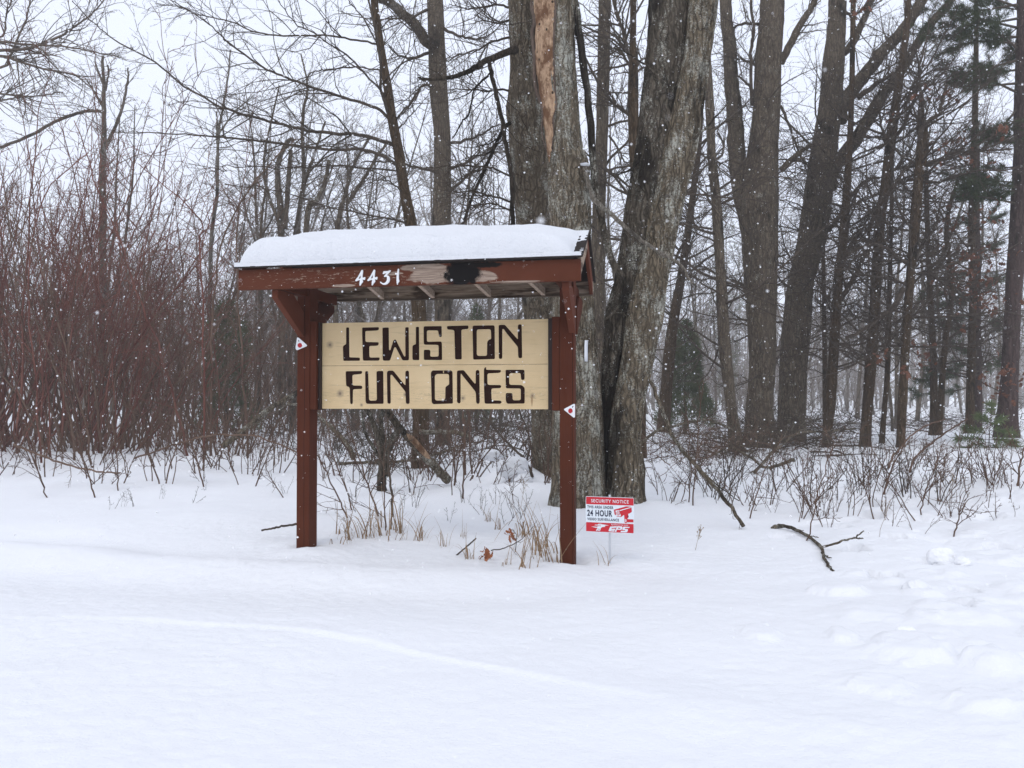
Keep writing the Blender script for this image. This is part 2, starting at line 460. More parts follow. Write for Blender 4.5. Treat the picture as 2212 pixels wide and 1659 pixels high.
n = N('weathered_board')
g1 = n.noise(n.mapping((.5, 10, 10)), 12, 6, .65, .4); g2 = n.noise(n.mapping((.9, 1, 6)), 3.1, 4)
col = n.mix(n.ramp(g1, [(.32, 0.0), (.68, 1.0)]), (.17, .115, .08), (.50, .40, .31))
col = n.mix(n.ramp(g2, [(.54, 0.0), (.64, .85)]), col, (.045, .025, .015))
sx = n.n('SeparateXYZ'); n.l(n.co.outputs['Object'], sx.inputs[0])
mr = n.n('MapRange'); mr.inputs[1].default_value = 1.722; mr.inputs[2].default_value = 1.702; n.l(n.math('ADD', sx.outputs[2], n.math('MULTIPLY', n.math('SUBTRACT', g2, .5), .08)), mr.inputs[0])
col = n.mix(n.math('MULTIPLY', mr.outputs[0], .7), col, (.025, .018, .012))
M['weathered'] = n.out(col, .85, g1, .5, .004, .15)
n = N('joist_wood')
g1 = n.noise(n.mapping((9, 1, 9)), 12, 5, .6)
M['joist'] = n.out(n.mix(n.ramp(g1, [(.3, 0.0), (.7, 1.0)]), (.25, .18, .135), (.52, .41, .32)), .85, g1, .4, .003, .15)
n = N('shingle')
g1 = n.noise(n.mapping(), 90, 4, .7)
M['shingle'] = n.out(n.mix(g1, (.012, .010, .010), (.05, .04, .035)), .9, g1, .5, .004, .1)

# cream plank: worn varnish paint, faint grain, knots
n = N('cream_plank')
g1 = n.noise(n.mapping((.7, 1, 9)), 7, 5, .6, .8); g2 = n.noise(n.mapping(), 3.2, 4); g3 = n.noise(n.mapping((1, 1, 2)), 60, 4, .7)
col = n.mix(n.ramp(g2, [(.3, 0.0), (.7, 1.0)]), (.60, .44, .235), (.73, .56, .33))
col = n.mix(n.ramp(g1, [(.30, .30), (.44, 0.0)]), col, (.33, .25, .155))
sx = n.n('SeparateXYZ'); n.l(n.co.outputs['Object'], sx.inputs[0])
gn = n.noise(n.mapping((.8, 1, 14), (0, 0, 3)), 6.5, 2, .5, 1.6)
bd = n.n('MapRange'); bd.inputs[1].default_value = .07; bd.inputs[2].default_value = .02; n.l(n.math('ABSOLUTE', n.math('SUBTRACT', sx.outputs[2], 1.015)), bd.inputs[0])
ln = n.ramp(gn, [(.47, 0.0), (.495, 1.0), (.505, 1.0), (.53, 0.0)])
col = n.mix(n.math('MULTIPLY', n.math('MULTIPLY', ln, bd.outputs[0]), .5), col, (.24, .19, .13))
kn = n.noise(n.mapping(), 40, 3)
for (x, z, r) in ((-.712, 1.353, .020), (-.640, 1.030, .022), (-.19, 1.022, .013), (.195, 1.00, .014), (.645, 1.015, .014), (-.49, .955, .010)):
    col = n.mix(n.math('MULTIPLY', n.blob((x, 0.0, z), (r, .3, r), kn, .4, .5), .55), col, (.20, .15, .115))
    col = n.mix(n.math('MULTIPLY', n.blob((x, 0.0, z), (r * .4, .3, r * .4), kn, .4, .4), .6), col, (.09, .06, .045))
col = n.mix(n.math('MULTIPLY', n.blob((.642, 0, .985), (.006, .3, .03), kn, .4, .4), .7), col, (.24, .12, .04))
col = n.mix(n.ramp(g3, [(.66, 0.0), (.74, .5)]), col, (.24, .18, .12))
M['cream'] = n.out(col, .62, g1, .22, .002, .3)
n = N('letter_stain')
g1 = n.noise(n.mapping(), 45, 5, .7)
M['letter'] = n.out(n.mix(g1, (.012, .0045, .003), (.034, .012, .008)), .85, g1, .5, .003, .08)

def flat(name, c, rough=.45, spec=.4):
    n = N(name); g = n.noise(n.mapping(), 30, 3)
    return n.out(n.mix(g, tuple(v * .93 for v in c), tuple(min(1, v * 1.05) for v in c)), rough, None, spec=spec)
M['white'] = flat('white_enamel', (.80, .81, .82))
M['sign_white'] = flat('sign_white', (.74, .80, .84), .4)
M['sign_red'] = flat('sign_red', (.56, .012, .025), .4)
M['ink'] = flat('ink_navy', (.018, .022, .055), .5)
M['red_dot'] = flat('red_reflector', (.42, .006, .012), .3)
M['clear'] = flat('stake_plastic', (.50, .52, .55), .35)
M['rust'] = flat('rust', (.25, .10, .05), .8)
M['tag'] = flat('tag_white', (.74, .76, .80), .5)
n = N('rotten_wood')
g1 = n.noise(n.mapping((1, 1, .35)), 38, 6, .75); g2 = n.noise(n.mapping((1, 1, .6)), 9, 6, .7); g3 = n.vor(n.mapping((1, 1, .8)), 11)
col = n.mix(n.ramp(g1, [(.3, 0.0), (.7, 1.0)]), (.16, .085, .045), (.62, .43, .28))
col = n.mix(n.ramp(g2, [(.45, 0.0), (.56, .9)]), col, (.12, .055, .026))
col = n.mix(n.ramp(g3, [(.10, .95), (.15, 0.0)]), col, (.02, .010, .006))
M['rotten'] = n.out(col, .85, n.math('ADD', g1, n.math('MULTIPLY', g3, .6)), .9, .02, .15)
M['callus'] = bark('callus_bark', (.07, .05, .04), (.20, .15, .12), 0, 0, 1.0, bs=.3)

# ------------------------------------------------------------------ ground
def axis(lo, hi, dlo, dhi, step, g):
    a = list(np.arange(dlo, dhi, step))
    s, v = step, dhi
    while v < hi: a.append(v); s *= g; v += s
    a.append(hi)
    s, v = step, dlo - step
    pre = []
    while v > lo: pre.append(v); s *= g; v -= s
    pre.append(lo)
    return np.array(pre[::-1] + a)
gx = axis(-500, 500, -3.0, 3.6, .013, 1.045)
gy = axis(-60, 700, 1.8, 5.8, .013, 1.03)
X, Y = np.meshgrid(gx, gy)
Z = ground(X, Y, True)
nx, ny = len(gx), len(gy)
i = (np.arange(ny - 1)[:, None] * nx + np.arange(nx - 1)[None, :])
Q = np.stack([i, i + 1, i + nx + 1, i + nx], -1).reshape(-1, 4)
tag(np_mesh('snow_ground', np.stack([X, Y, Z], -1), Q, M['snow']), 'snow covered ground with a drift ridge sweeping across the foreground', 'ground', kind='structure')

# ------------------------------------------------------------------ the wooden sign
A = math.radians(10.5)
ca, sa = math.cos(A), math.sin(A)
MX, MY = -.5060, 4.9585
def to_local(p): 
    dx, dy = p[0] - MX, p[1] - MY
    return np.array([dx * ca - dy * sa, dx * sa + dy * ca, p[2]])
def on_sign(px, py, yl):
    """pixel -> (x, z) on the sign's plane local y = yl"""
    c = to_local(CAM); r = ray(px, py)
    rl = np.array([r[0] * ca - r[1] * sa, r[0] * sa + r[1] * ca, r[2]])
    t = (yl - c[1]) / rl[1]
    q = c + rl * t
    return q[0], q[2]
sign = empty('wooden_sign', (MX, MY, 0), -A)
tag(sign, 'brown roofed wooden sign with cream carved board and house numbers', 'sign')

def boxes(name, lst, mat, parent, bev=.003):
    """boxes (x0,x1,y0,y1,z0,z1) joined into one bevelled mesh"""
    V, Fc = [], []
    for (x0, x1, y0, y1, z0, z1) in lst:
        b = len(V)
        V += [(x0, y0, z0), (x1, y0, z0), (x1, y1, z0), (x0, y1, z0), (x0, y0, z1), (x1, y0, z1), (x1, y1, z1), (x0, y1, z1)]
        Fc += [[b + k for k in q] for q in ((0, 3, 2, 1), (4, 5, 6, 7), (0, 1, 5, 4), (1, 2, 6, 5), (2, 3, 7, 6), (3, 0, 4, 7))]
    return poly(name, V, Fc, mat, parent, bev)
def poly(name, V, Fc, mat, parent, bev=0):
    me = bpy.data.meshes.new(name); me.from_pydata([tuple(float(c) for c in v) for v in V], [], Fc); me.update()
    me.materials.append(mat)
    o = link(bpy.data.objects.new(name, me), parent)
    if bev:
        m = o.modifiers.new('bevel', 'BEVEL'); m.width = bev; m.segments = 2; m.limit_method = 'ANGLE'
    return o
def prism_yz(name, prof, x0, x1, mat, parent, bev=.003):
    """profile in (y,z) extruded along x"""
    k = len(prof)
    V = [(x0, y, z) for y, z in prof] + [(x1, y, z) for y, z in prof]
    Fc = [list(range(k)), list(range(2 * k - 1, k - 1, -1))] + [[i, i + k, (i + 1) % k + k, (i + 1) % k][::-1] for i in range(k)]
    o = poly(name, V, Fc, mat, parent, 0)
    import bmesh
    bm = bmesh.new(); bm.from_mesh(o.data); bmesh.ops.recalc_face_normals(bm, faces=bm.faces); bm.to_mesh(o.data); bm.free()
    if bev:
        m = o.modifiers.new('bevel', 'BEVEL'); m.width = bev; m.segments = 2; m.limit_method = 'ANGLE'
    return o

PX, PW, PD = .87, .0445, .062
for s, bx in ((-1, -.885), (1, .903)):
    boxes('post', [(s * PX - PW, s * PX + PW, -PD, PD, -.5, 1.74)], M['post'], sign, .004)
    for f in (-1, 1):
        # curved-cut brace from post out to the eave board
        y0, y1 = f * PD, f * .425
        prof = [(y0, 1.40), (y0, 1.56), (y0 + (y1 - y0) * .42, 1.664), (y1, 1.664), (y1, 1.615)]
        prism_yz('brace', prof, bx - .020, bx + .020, M['brace'] if f < 0 else M['post'], sign)
    boxes('arm', [(s * PX - .03, s * PX + .03, -.424, -PD - .001, 1.667, 1.735), (s * PX - .03, s * PX + .03, PD + .001, .412, 1.667, 1.735)], M['post'], sign)
# battens and dark stops holding the board
for x0, x1 in ((-.8245, -.781), (.7775, .8245)):
    boxes('batten', [(x0, x1, -PD + .004, -.005, .925, 1.505)], M['post'], sign, .002)
for x0, x1 in ((-.7805, -.766), (.7475, .7770)):
    boxes('stop_strip', [(x0, x1, -.018 if x0 > 0 else -.030, .055, .925, 1.50)], M['stop'], sign, .002)
boxes('batten', [(-.8245, -.781, .001, .06, .92, 1.505), (.7775, .8245, .001, .06, .92, 1.505)], M['post'], sign, .002)

RX0, RX1 = -1.108, .994
boxes('fascia', [(RX0, RX1, -.462, -.426, 1.663, 1.786)], M['fascia'], sign, .003)
fas = [o for o in sign.children if o.name == 'fascia'][0]
boxes('rear_fascia', [(RX0, RX1, .415, .450, 1.694, 1.794)], M['weathered'], sign, .003)
for px in (826, 935, 1057, 1174):                      # lookouts run a little askew from eave to eave
    xr_, _ = on_sign(px, 648, .412); xm_, _ = on_sign(px - 20, 630, 0.0)
    xf_ = xr_ + (xm_ - xr_) * (.412 + .424) / .412
    V = [(x + dx, y, z) for z in (1.702, 1.750) for (x, y) in ((xf_, -.4255), (xr_, .4145)) for dx in (-.013, .013)]
    poly('joist', V, [(0, 2, 3, 1), (4, 5, 7, 6), (0, 1, 5, 4), (2, 6, 7, 3), (0, 4, 6, 2), (1, 3, 7, 5)], M['joist'], sign, 0)
RZ = 2.035
def roof_z(y): return 1.800 + (RZ - 1.800) * (1 - np.minimum(np.abs(y) / .455, 1.06))
prism_yz('roof', [(-.492, 1.790), (-.492, 1.802), (0, RZ + .012), (.492, 1.802), (.492, 1.790), (0, RZ - .008)], RX0 - .014, RX1 + .014, M['shingle'], sign, .001)
for x0, x1, mt in ((RX0 + .001, RX0 + .022, M['brace']), (RX1 - .022, RX1 - .001, M['weathered'])):
    prism_yz('rake_board', [(-.425, 1.70), (-.425, 1.800), (-.002, RZ - .012), (-.002, RZ - .11)], x0, x1, mt, sign, .001)
    prism_yz('rake_board', [(.414, 1.70), (.414, 1.800), (.002, RZ - .012), (.002, RZ - .11)], x0, x1, M['brace'], sign, .001)
# ---- outlines, filled with holes by a 2D curve, then turned into a mesh
def rounded(pts, k=.28, it=2):
    P = np.asarray(pts, float)
    for _ in range(it):
        Nx = np.roll(P, -1, 0); out = []
        for a, b in zip(P, Nx):
            L = np.linalg.norm(b - a) + 1e-9
            c = min(k, .004 / L if L > .012 else k)
            out += [a + (b - a) * c, a + (b - a) * (1 - c)]
        P = np.array(out)
    return P
def filled(name, loops, depth, mat, parent, place):
    """loops: 2D outlines (even-odd filled), extruded by depth; place(x, z, d) -> 3D"""
    cu = bpy.data.curves.new(name, 'CURVE'); cu.dimensions = '2D'; cu.fill_mode = 'BOTH'; cu.extrude = depth / 2
    for lp in loops:
        sp = cu.splines.new('POLY'); sp.points.add(len(lp) - 1); sp.use_cyclic_u = True
        for q, (x, y) in zip(sp.points, lp): q.co = (x * 10, y * 10, 0, 1)
    cu.extrude = depth * 5
    ob = bpy.data.objects.new(name, cu); COL.objects.link(ob)
    me = to_mesh(ob, name)
    V = np.empty(len(me.vertices) * 3, np.float32); me.vertices.foreach_get('co', V); V = V.reshape(-1, 3) / 10
    V2 = np.array([place(x, y, z) for x, y, z in V], np.float32)
    me.vertices.foreach_set('co', V2.ravel()); me.update()
    me.materials.clear(); me.materials.append(mat)
    return link(bpy.data.objects.new(name, me), parent)
def to_mesh(ob, name):
    dg = bpy.context.evaluated_depsgraph_get(); dg.update()
    me = bpy.data.meshes.new_from_object(ob.evaluated_get(dg))
    cu = ob.data; bpy.data.objects.remove(ob)
    try: bpy.data.curves.remove(cu)
    except Exception: pass
    me.name = name
    return me
def crop(ox, oy, sc):
    return lambda x, y: ((ox + x / sc) / 1.8517, (oy + y / sc) / 1.8517)
YB = 0.0                                                     # front face of the cream board
L1, L2, L3, L4 = crop(1340, 1280, 5.027), crop(1680, 1280, 5.027), crop(1340, 1460, 5.027), crop(1680, 1460, 5.027)
LET1 = [(L1, [(220,148),(284,148),(290,750),(500,756),(500,812),(480,820),(165,822),(155,540),(165,515),(220,485)]),
 (L1, [(540,150),(885,142),(880,200),(840,212),(620,222),(610,240),(612,420),(625,440),(880,448),(878,500),(845,518),(700,522),(690,545),(692,735),(710,755),(900,752),(895,805),(870,818),(570,818),(556,790)]),
 (L1, [(950,150),(1082,148),(1086,600),(1108,610),(1170,410),(1195,390),(1225,395),(1245,440),(1395,740),(1412,720),(1408,145),(1482,142),(1488,790),(1470,812),(1355,812),(1212,540),(1190,560),(1110,805),(1090,818),(970,818),(955,790)]),
 (L1, [(1622,135),(1690,135),(1695,800),(1680,808),(1565,805),(1553,780),(1553,520),(1575,500),(1622,485)]),
 (L1, [(1790,125),(2145,120),(2148,335),(2120,345),(2090,335),(2070,210),(1870,208),(1848,225),(1848,420),(1865,438),(2130,430),(2150,460),(2155,790),(2140,806),(1790,803),(1783,780),(1783,605),(1800,597),(1900,597),(1920,625),(1912,720),(1935,738),(2060,735),(2082,710),(2080,520),(2062,500),(1800,497),(1782,475),(1778,145)]),
 (L2, [(540,120),(960,108),(975,125),(972,180),(850,190),(832,210),(840,780),(825,793),(712,792),(703,770),(688,220),(670,200),(560,192),(538,170)]),
 (L2, [(1070,110),(1480,105),(1502,125),(1506,785),(1080,798),(1066,780),(1052,130)]),
 (L2, [(1160,190),(1400,185),(1422,205),(1430,380),(1375,398),(1348,440),(1345,700),(1325,720),(1165,720),(1142,695),(1142,215)]),
 (L2, [(1578,110),(1600,95),(1700,95),(1715,105),(1965,390),(1965,105),(1990,85),(2025,85),(2045,110),(2055,750),(2035,768),(1990,765),(1975,745),(1965,540),(1720,240),(1690,190),(1670,178),(1655,190),(1655,765),(1635,782),(1600,782),(1583,765)])]
LET2 = [(L3, [(210,125),(545,118),(545,165),(520,182),(370,195),(350,215),(355,400),(375,412),(535,415),(550,440),(545,475),(520,482),(375,488),(362,510),(358,770),(340,788),(315,785),(302,765),(292,470),(275,440),(235,430),(220,405)]),
 (L3, [(602,135),(625,120),(660,125),(668,145),(685,690),(705,718),(820,715),(838,690),(830,140),(850,120),(955,118),(972,135),(978,765),(965,780),(635,782),(612,750)]),
 (L3, [(1040,140),(1070,112),(1160,112),(1185,130),(1405,405),(1413,395),(1412,135),(1435,112),(1470,112),(1488,135),(1502,760),(1485,782),(1440,782),(1422,760),(1415,550),(1395,515),(1155,215),(1135,192),(1115,205),(1122,765),(1090,785),(1050,768)]),
 (L4, [(215,150),(245,108),(630,108),(655,140),(662,775),(260,788),(232,750)]),
 (L4, [(320,195),(345,180),(560,180),(580,200),(585,390),(520,430),(508,460),(505,670),(480,710),(330,715),(300,690),(298,220)]),
 (L4, [(463,112),(478,112),(478,166),(463,166)]),
 (L4, [(740,130),(760,108),(870,103),(890,115),(1100,375),(1117,365),(1117,120),(1140,100),(1175,100),(1195,120),(1202,750),(1180,782),(1145,780),(1128,755),(1120,560),(1100,520),(850,210),(825,170),(818,190),(818,750),(795,772),(765,770),(742,745)]),
 (L4, [(1283,100),(1290,60),(1320,38),(1335,50),(1325,95),(1630,100),(1625,145),(1580,160),(1375,168),(1355,190),(1358,380),(1380,400),(1620,402),(1638,430),(1615,465),(1450,472),(1435,495),(1440,690),(1460,712),(1620,715),(1648,745),(1620,780),(1310,778),(1295,755),(1283,400)]),
 (L4, [(1718,105),(1735,95),(2085,95),(2102,115),(2103,285),(2080,302),(2045,300),(2030,280),(2022,175),(2000,160),(1815,165),(1792,190),(1795,375),(1815,398),(2040,402),(2090,440),(2107,480),(2105,760),(2090,775),(1760,780),(1735,755),(1720,700),(1722,580),(1740,562),(1840,562),(1862,585),(1862,690),(1885,710),(2000,708),(2025,690),(2025,490),(2005,472),(1740,470),(1722,450)])]
BX0, BX1, BZ0, BZM, BZ1 = -.7655, .7470, .930, 1.2135, 1.497
def place_board(x, z, d): return (x, YB + .0035 - d, z)
for z0, z1, LT in ((BZM + .0012, BZ1, LET1), (BZ0, BZM - .0012, LET2)):
    loops = [np.array([on_sign(*c(x, y), YB) for x, y in pts]) for c, pts in LT]
    loops = [rounded(l) for l in loops]
    outer = [(BX0, z0), (BX1, z0), (BX1, z1), (BX0, z1)]
    pl = filled('plank', [outer] + loops, .007, M['cream'], sign, place_board)   # letters are routed through its face
    boxes('plank_core', [(BX0 + .0005, BX1 - .0005, YB + .0072, YB + .038, z0 + .0005, z1 - .0005)], M['cream'], pl, 0)
    filled('lettering', [l for l in loops], .0010, M['letter'], pl, lambda x, z, d: (x, YB + .0062 - d, z))

# house numbers 4431 fixed on the front eave board
CN = crop(1400, 1060, 10.055)
F4 = [(500,200),(530,215),(538,250),(515,500),(540,520),(605,490),(630,505),(625,550),(605,610),(560,600),(525,580),(522,600),(540,670),(520,710),(480,750),(430,835),(405,838),(398,810),(400,760),(415,600),(260,660),(230,650),(230,620),(330,490),(480,215)]
F4i = [(440,395),(445,540),(350,568)]
NUM = [[F4, F4i], [[(x + 490, y - 12) for x, y in F4], [(x + 490, y - 12) for x, y in F4i]],
 [[(1330,360),(1335,330),(1370,255),(1530,250),(1630,218),(1655,230),(1645,260),(1500,415),(1570,440),(1612,510),(1618,600),(1590,690),(1520,770),(1430,800),(1340,798),(1250,740),(1218,690),(1235,675),(1255,680),(1310,725),(1380,740),(1450,700),(1500,610),(1500,500),(1470,465),(1410,490),(1380,480),(1385,450),(1480,340),(1420,345),(1345,372)]],
 [[(1940,160),(1970,155),(1985,175),(1975,440),(1975,560),(1998,650),(1990,680),(1940,740),(1930,795),(1910,800),(1895,740),(1885,620),(1890,440),(1910,300)]]]
YF = -.462
for g in NUM:
    loops = [np.array([on_sign(*CN(x, y), YF) for x, y in pts]) for pts in g]
    filled('house_number', loops, .006, M['white'], fas, lambda x, z, d: (x, YF - .0045 - d, z))
# triangular trail markers with a red dot, one on each post
def marker(c, tri, dot, rr):
    yl = -PD - .002
    loops = [rounded([on_sign(*c(x, y), yl) for x, y in tri], .2, 2)]
    o = filled('trail_marker', loops, .0016, M['white'], sign, lambda x, z, d: (x, yl - .0010 - d, z))
    dl = np.array([on_sign(*c(dot[0] + rr[0] * math.cos(a), dot[1] + rr[1] * math.sin(a)), yl) for a in np.linspace(0, 2 * math.pi, 28, endpoint=False)])
    filled('red_dot', [dl], .0012, M['red_dot'], o, lambda x, z, d: (x, yl - .0030 - d, z))
    return o
c5, c8 = crop(1150, 1150, 5.53), crop(2180, 1560, 10.367)
marker(c5, [(215,1100),(250,1112),(435,1275),(430,1298),(215,1388),(190,1375),(178,1330)], (278, 1280), (50, 52))
marker(c8, [(1190,575),(1235,580),(1250,610),(1245,1115),(1220,1145),(1185,1145),(795,830),(790,795),(810,775)], (1057, 865), (92, 104))
for c, pts in ((c5, [(240,1160),(258,1160),(262,1200),(248,1200)]), (c8, [(1120,720),(1150,660),(1185,670),(1150,735)])):
    loops = [np.array([on_sign(*c(x, y), -PD - .002) for x, y in pts])]
    filled('marker_slot', loops, .0006, M['ink'], [o for o in sign.children if o.name.startswith('trail_marker')][0 if c is c5 else 1], lambda x, z, d: (x, -PD - .0042 - d, z))

# snow cap on the roof
def cap():
    nxx, ns = 260, 150
    xs = np.linspace(RX0 - .008, RX1 + .010, nxx)
    u = np.linspace(0, 1, ns); u = (1 - np.cos(u * math.pi)) / 2
    ys = -.462 + (.462 * 2) * u
    Xc, Yc = np.meshgrid(xs, ys, indexing='ij')
    base = roof_z(Yc) + .010
    sf = np.clip(1 - np.abs(Yc) / .46, 0, 1)
    lx = np.clip((Xc - xs[0] - .012) / (.07 + .36 * sf ** .8), 0, 1); rx = np.clip((xs[-1] - .055 - Xc) / .36, 0, 1)
    ex = (1 - (1 - lx) ** 2.5) ** (1 / 2.3) * (1 - (1 - rx) ** 2.0) ** (1 / 1.9)
    e = np.clip(np.minimum(Yc - ys[0], ys[-1] - Yc) / .060, 0, 1)
    ey = (1 - (1 - e) ** 2.4) ** (1 / 2.8)
    T = .086 + .050 * np.exp(-((Yc + .43) / .13) ** 2) * (1 + 1.2 * vn(Xc * 5, Yc * 6, 59)) + .018 * vn(Xc * 1.7, Yc * 2 + 4, 55) + .012 * vn(Xc * 6, Yc * 7, 56) + .006 * vn(Xc * 22, Yc * 22, 57)
    T = T + .006 - .020 * sst(.1, .9, Xc)
    t = T * ey * ex
    thin = .006 + .004 * vn(Xc * 50, Yc * 50, 58)
    t = np.maximum(t, thin)
    # round the ridge over
    Zc = base + t
    Zr = np.where(np.abs(Yc) < .16, base.max(axis=1, keepdims=True) - (Yc ** 2) * 1.8 - .035 + t, Zc)
    Zc = Zc * .4 + np.minimum(Zc, Zr) * .6
    Zc = np.maximum(Zc, base + .004)
    Yo = Yc + np.where(Yc < -.36, -.016 * vn(Xc * 7, 0 * Xc, 60) - .012 * vn(Xc * 26, 0 * Xc + 3, 61), 0)
    top = np.stack([Xc, Yo, Zc], -1).reshape(-1, 3)
    bot = np.stack([Xc, Yo, base - .001], -1).reshape(-1, 3)
    V = np.vstack([top, bot]); n1 = len(top)
    i = np.arange(nxx - 1)[:, None] * ns + np.arange(ns - 1)[None, :]
    Qt = np.stack([i, i + ns, i + ns + 1, i + 1], -1).reshape(-1, 4)
    Qb = Qt[:, ::-1] + n1
    k = np.arange(nxx - 1) * ns
    Qf = np.stack([k, k + n1, k + n1 + ns, k + ns], -1)
    k2 = k + ns - 1
    Qr = np.stack([k2, k2 + ns, k2 + n1 + ns, k2 + n1], -1)
    j = np.arange(ns - 1); Ql = np.stack([j, j + 1, j + 1 + n1, j + n1], -1)
    j2 = j + (nxx - 1) * ns; Qe = np.stack([j2, j2 + n1, j2 + 1 + n1, j2 + 1], -1)
    # thin lip of snow left on the shingle edge below the main slab
    xs2 = np.linspace(RX0 - .010, RX1 + .006, 400)
    lip, LQ = [], []
    h = .018 + .007 * vn(xs2 * 30, 0 * xs2, 62) + .004 * vn(xs2 * 90, 0 * xs2, 63)
    yo = -.494 + .006 * vn(xs2 * 24, 0 * xs2, 64)
    for x, hh, y in zip(xs2, h, yo):
        lip += [(x, y, 1.800), (x, y - .002, 1.802 + hh * .8), (x, y + .010, 1.805 + hh), (x, -.455, 1.812 + hh), (x, -.452, 1.806)]
    b0 = len(V)
    for q in range(len(xs2) - 1):
        for w in range(4):
            a = b0 + q * 5 + w; LQ.append((a, a + 5, a + 6, a + 1))
    V = np.vstack([V, np.array(lip)])
    Qs = np.vstack([Qt, Qb, Qf, Qr, Ql, Qe, np.array(LQ)])
    # into world: cap is a thing of its own resting on the roof
    root_rot = Matrix.Rotation(-A, 3, 'Z')
    o = np_mesh('roof_snow', V, Qs, M['snow_cap'])
    o.location = (MX, MY, 0); o.rotation_euler = (0, 0, -A)
    return tag(o, 'thick rounded slab of snow lying on the roof of the wooden sign', 'snow')
cap()

# ------------------------------------------------------------------ yard sign
SY = 4.62
cs = crop(2280, 1940, 4.609)
ys_root_p = gat(1318, 1218)
ysn = empty('yard_sign', (ys_root_p[0], ys_root_p[1], ys_root_p[2]))
tag(ysn, 'small red and white security notice sign on a clear stake', 'sign')
OFF = np.array([ysn.location[0], ysn.location[1], ysn.location[2]])
SY = float(OFF[1])
def on_yard(x, y, d=0):
    p = at(*cs(x, y), SY)
    return (p[0] - OFF[0], p[1] - OFF[1] - d, p[2] - OFF[2])
def yloop(pts): return np.array([[on_yard(x, y)[0], on_yard(x, y)[2]] for x, y in pts])
def yfill(name, loops, mat, parent, d, th=.0006):
    return filled(name, loops, th, mat, parent, lambda x, z, q: (x, -d - q, z))
# corners and tilt of the panel in crop pixels: u 0..1 across, v 0..1 down
def uv(u, v):
    x = 290 + 888 * u
    return x, (205 + 32 * u) * (1 - v) + (858 + 40 * u) * v
def uvloop(p): return yloop([uv(*q) for q in p])
panel = yfill('sign_panel', [rounded(uvloop([(0, 0), (1, 0), (1, 1), (0, 1)]), .028, 2)], M['sign_white'], ysn, 0, .004)
yfill('red_band', [rounded(uvloop([(.008, .012), (.992, .012), (.992, .215), (.008, .222)]), .02, 1)], M['sign_red'], panel, .0028)
yfill('red_band', [rounded(uvloop([(.008, .73), (.992, .73), (.992, .985), (.008, .985)]), .02, 1)], M['sign_red'], panel, .0028)
def text(name, s, box, mat, parent, d, slant=0, bold=.0, sub=None):
    """string fitted into box (u0,v0,u1,v1) of the panel"""
    fc = bpy.data.curves.new(name, 'FONT'); fc.body = s; fc.offset = bold; fc.resolution_u = 3; fc.extrude = .0
    fc.space_character = 1.12
    ob = bpy.data.objects.new(name, fc); COL.objects.link(ob)
    me = to_mesh(ob, name)
    V = np.empty(len(me.vertices) * 3, np.float32); me.vertices.foreach_get('co', V); V = V.reshape(-1, 3)
    lo, hi = V.min(0), V.max(0)
    u = (V[:, 0] - lo[0]) / (hi[0] - lo[0]); v = (V[:, 1] - lo[1]) / (hi[1] - lo[1])
    U = box[0] + (box[2] - box[0]) * u + slant * (v - .5); Vv = box[3] + (box[1] - box[3]) * v
    P = [on_yard(*uv(a, b), d) for a, b in zip(U, Vv)]
    me.vertices.foreach_set('co', np.array(P, np.float32).ravel()); me.update()
    me.materials.clear(); me.materials.append(mat)
    return link(bpy.data.objects.new(name, me), parent)
text('lettering', 'SECURITY NOTICE', (.11, .072, .89, .165), M['sign_white'], panel, .0036, 0, .010)
text('lettering', 'THIS AREA UNDER', (.03, .255, .57, .335), M['ink'], panel, .0033, 0, .022)
text('lettering', '24 HOUR', (.03, .375, .55, .555), M['ink'], panel, .0033, 0, .030)
text('lettering', 'VIDEO SURVEILLANCE', (.03, .60, .69, .675), M['ink'], panel, .0033, 0, .022)
text('lettering', 'EpsSecurity.com', (.53, .745, .875, .795), M['sign_white'], panel, .0036, 0, .01)
EP = lambda pts: yloop(pts)
# italic EPS logo letters
yfill('logo', [EP([(740,765),(862,757),(855,783),(770,790),(763,808),(835,803),(828,825),(756,830),(748,838),(820,832),(812,858),(725,852),(707,842)]),
               EP([(872,757),(955,762),(968,780),(955,815),(935,825),(862,822),(852,862),(820,858)]), EP([(885,785),(930,788),(922,805),(878,803)]),
               EP([(985,765),(1100,772),(1092,790),(1012,790),(1006,806),(1060,812),(1068,828),(1050,866),(1030,872),(930,866),(938,842),(1010,844),(1018,830),(968,826),(962,812)])], M['sign_white'], panel, .0036)
# fist gripping lightning
yfill('logo', [EP([(388,763),(500,768),(520,745),(450,740),(460,730),(510,730),(520,714),(570,712),(590,722),(715,742),(640,748),(648,768),(590,775),(570,790),(552,845),(475,838),(510,788),(470,785)])], M['sign_white'], panel, .0036)
yfill('logo_lines', [EP([(525,800),(532,800),(512,838),(504,838)]), EP([(545,805),(551,805),(536,840),(529,840)]), EP([(540,725),(545,725),(540,760),(535,760)]), EP([(560,722),(565,722),(562,762),(557,762)]), EP([(520,735),(525,735),(520,765),(515,765)])], M['sign_red'], panel, .0042)
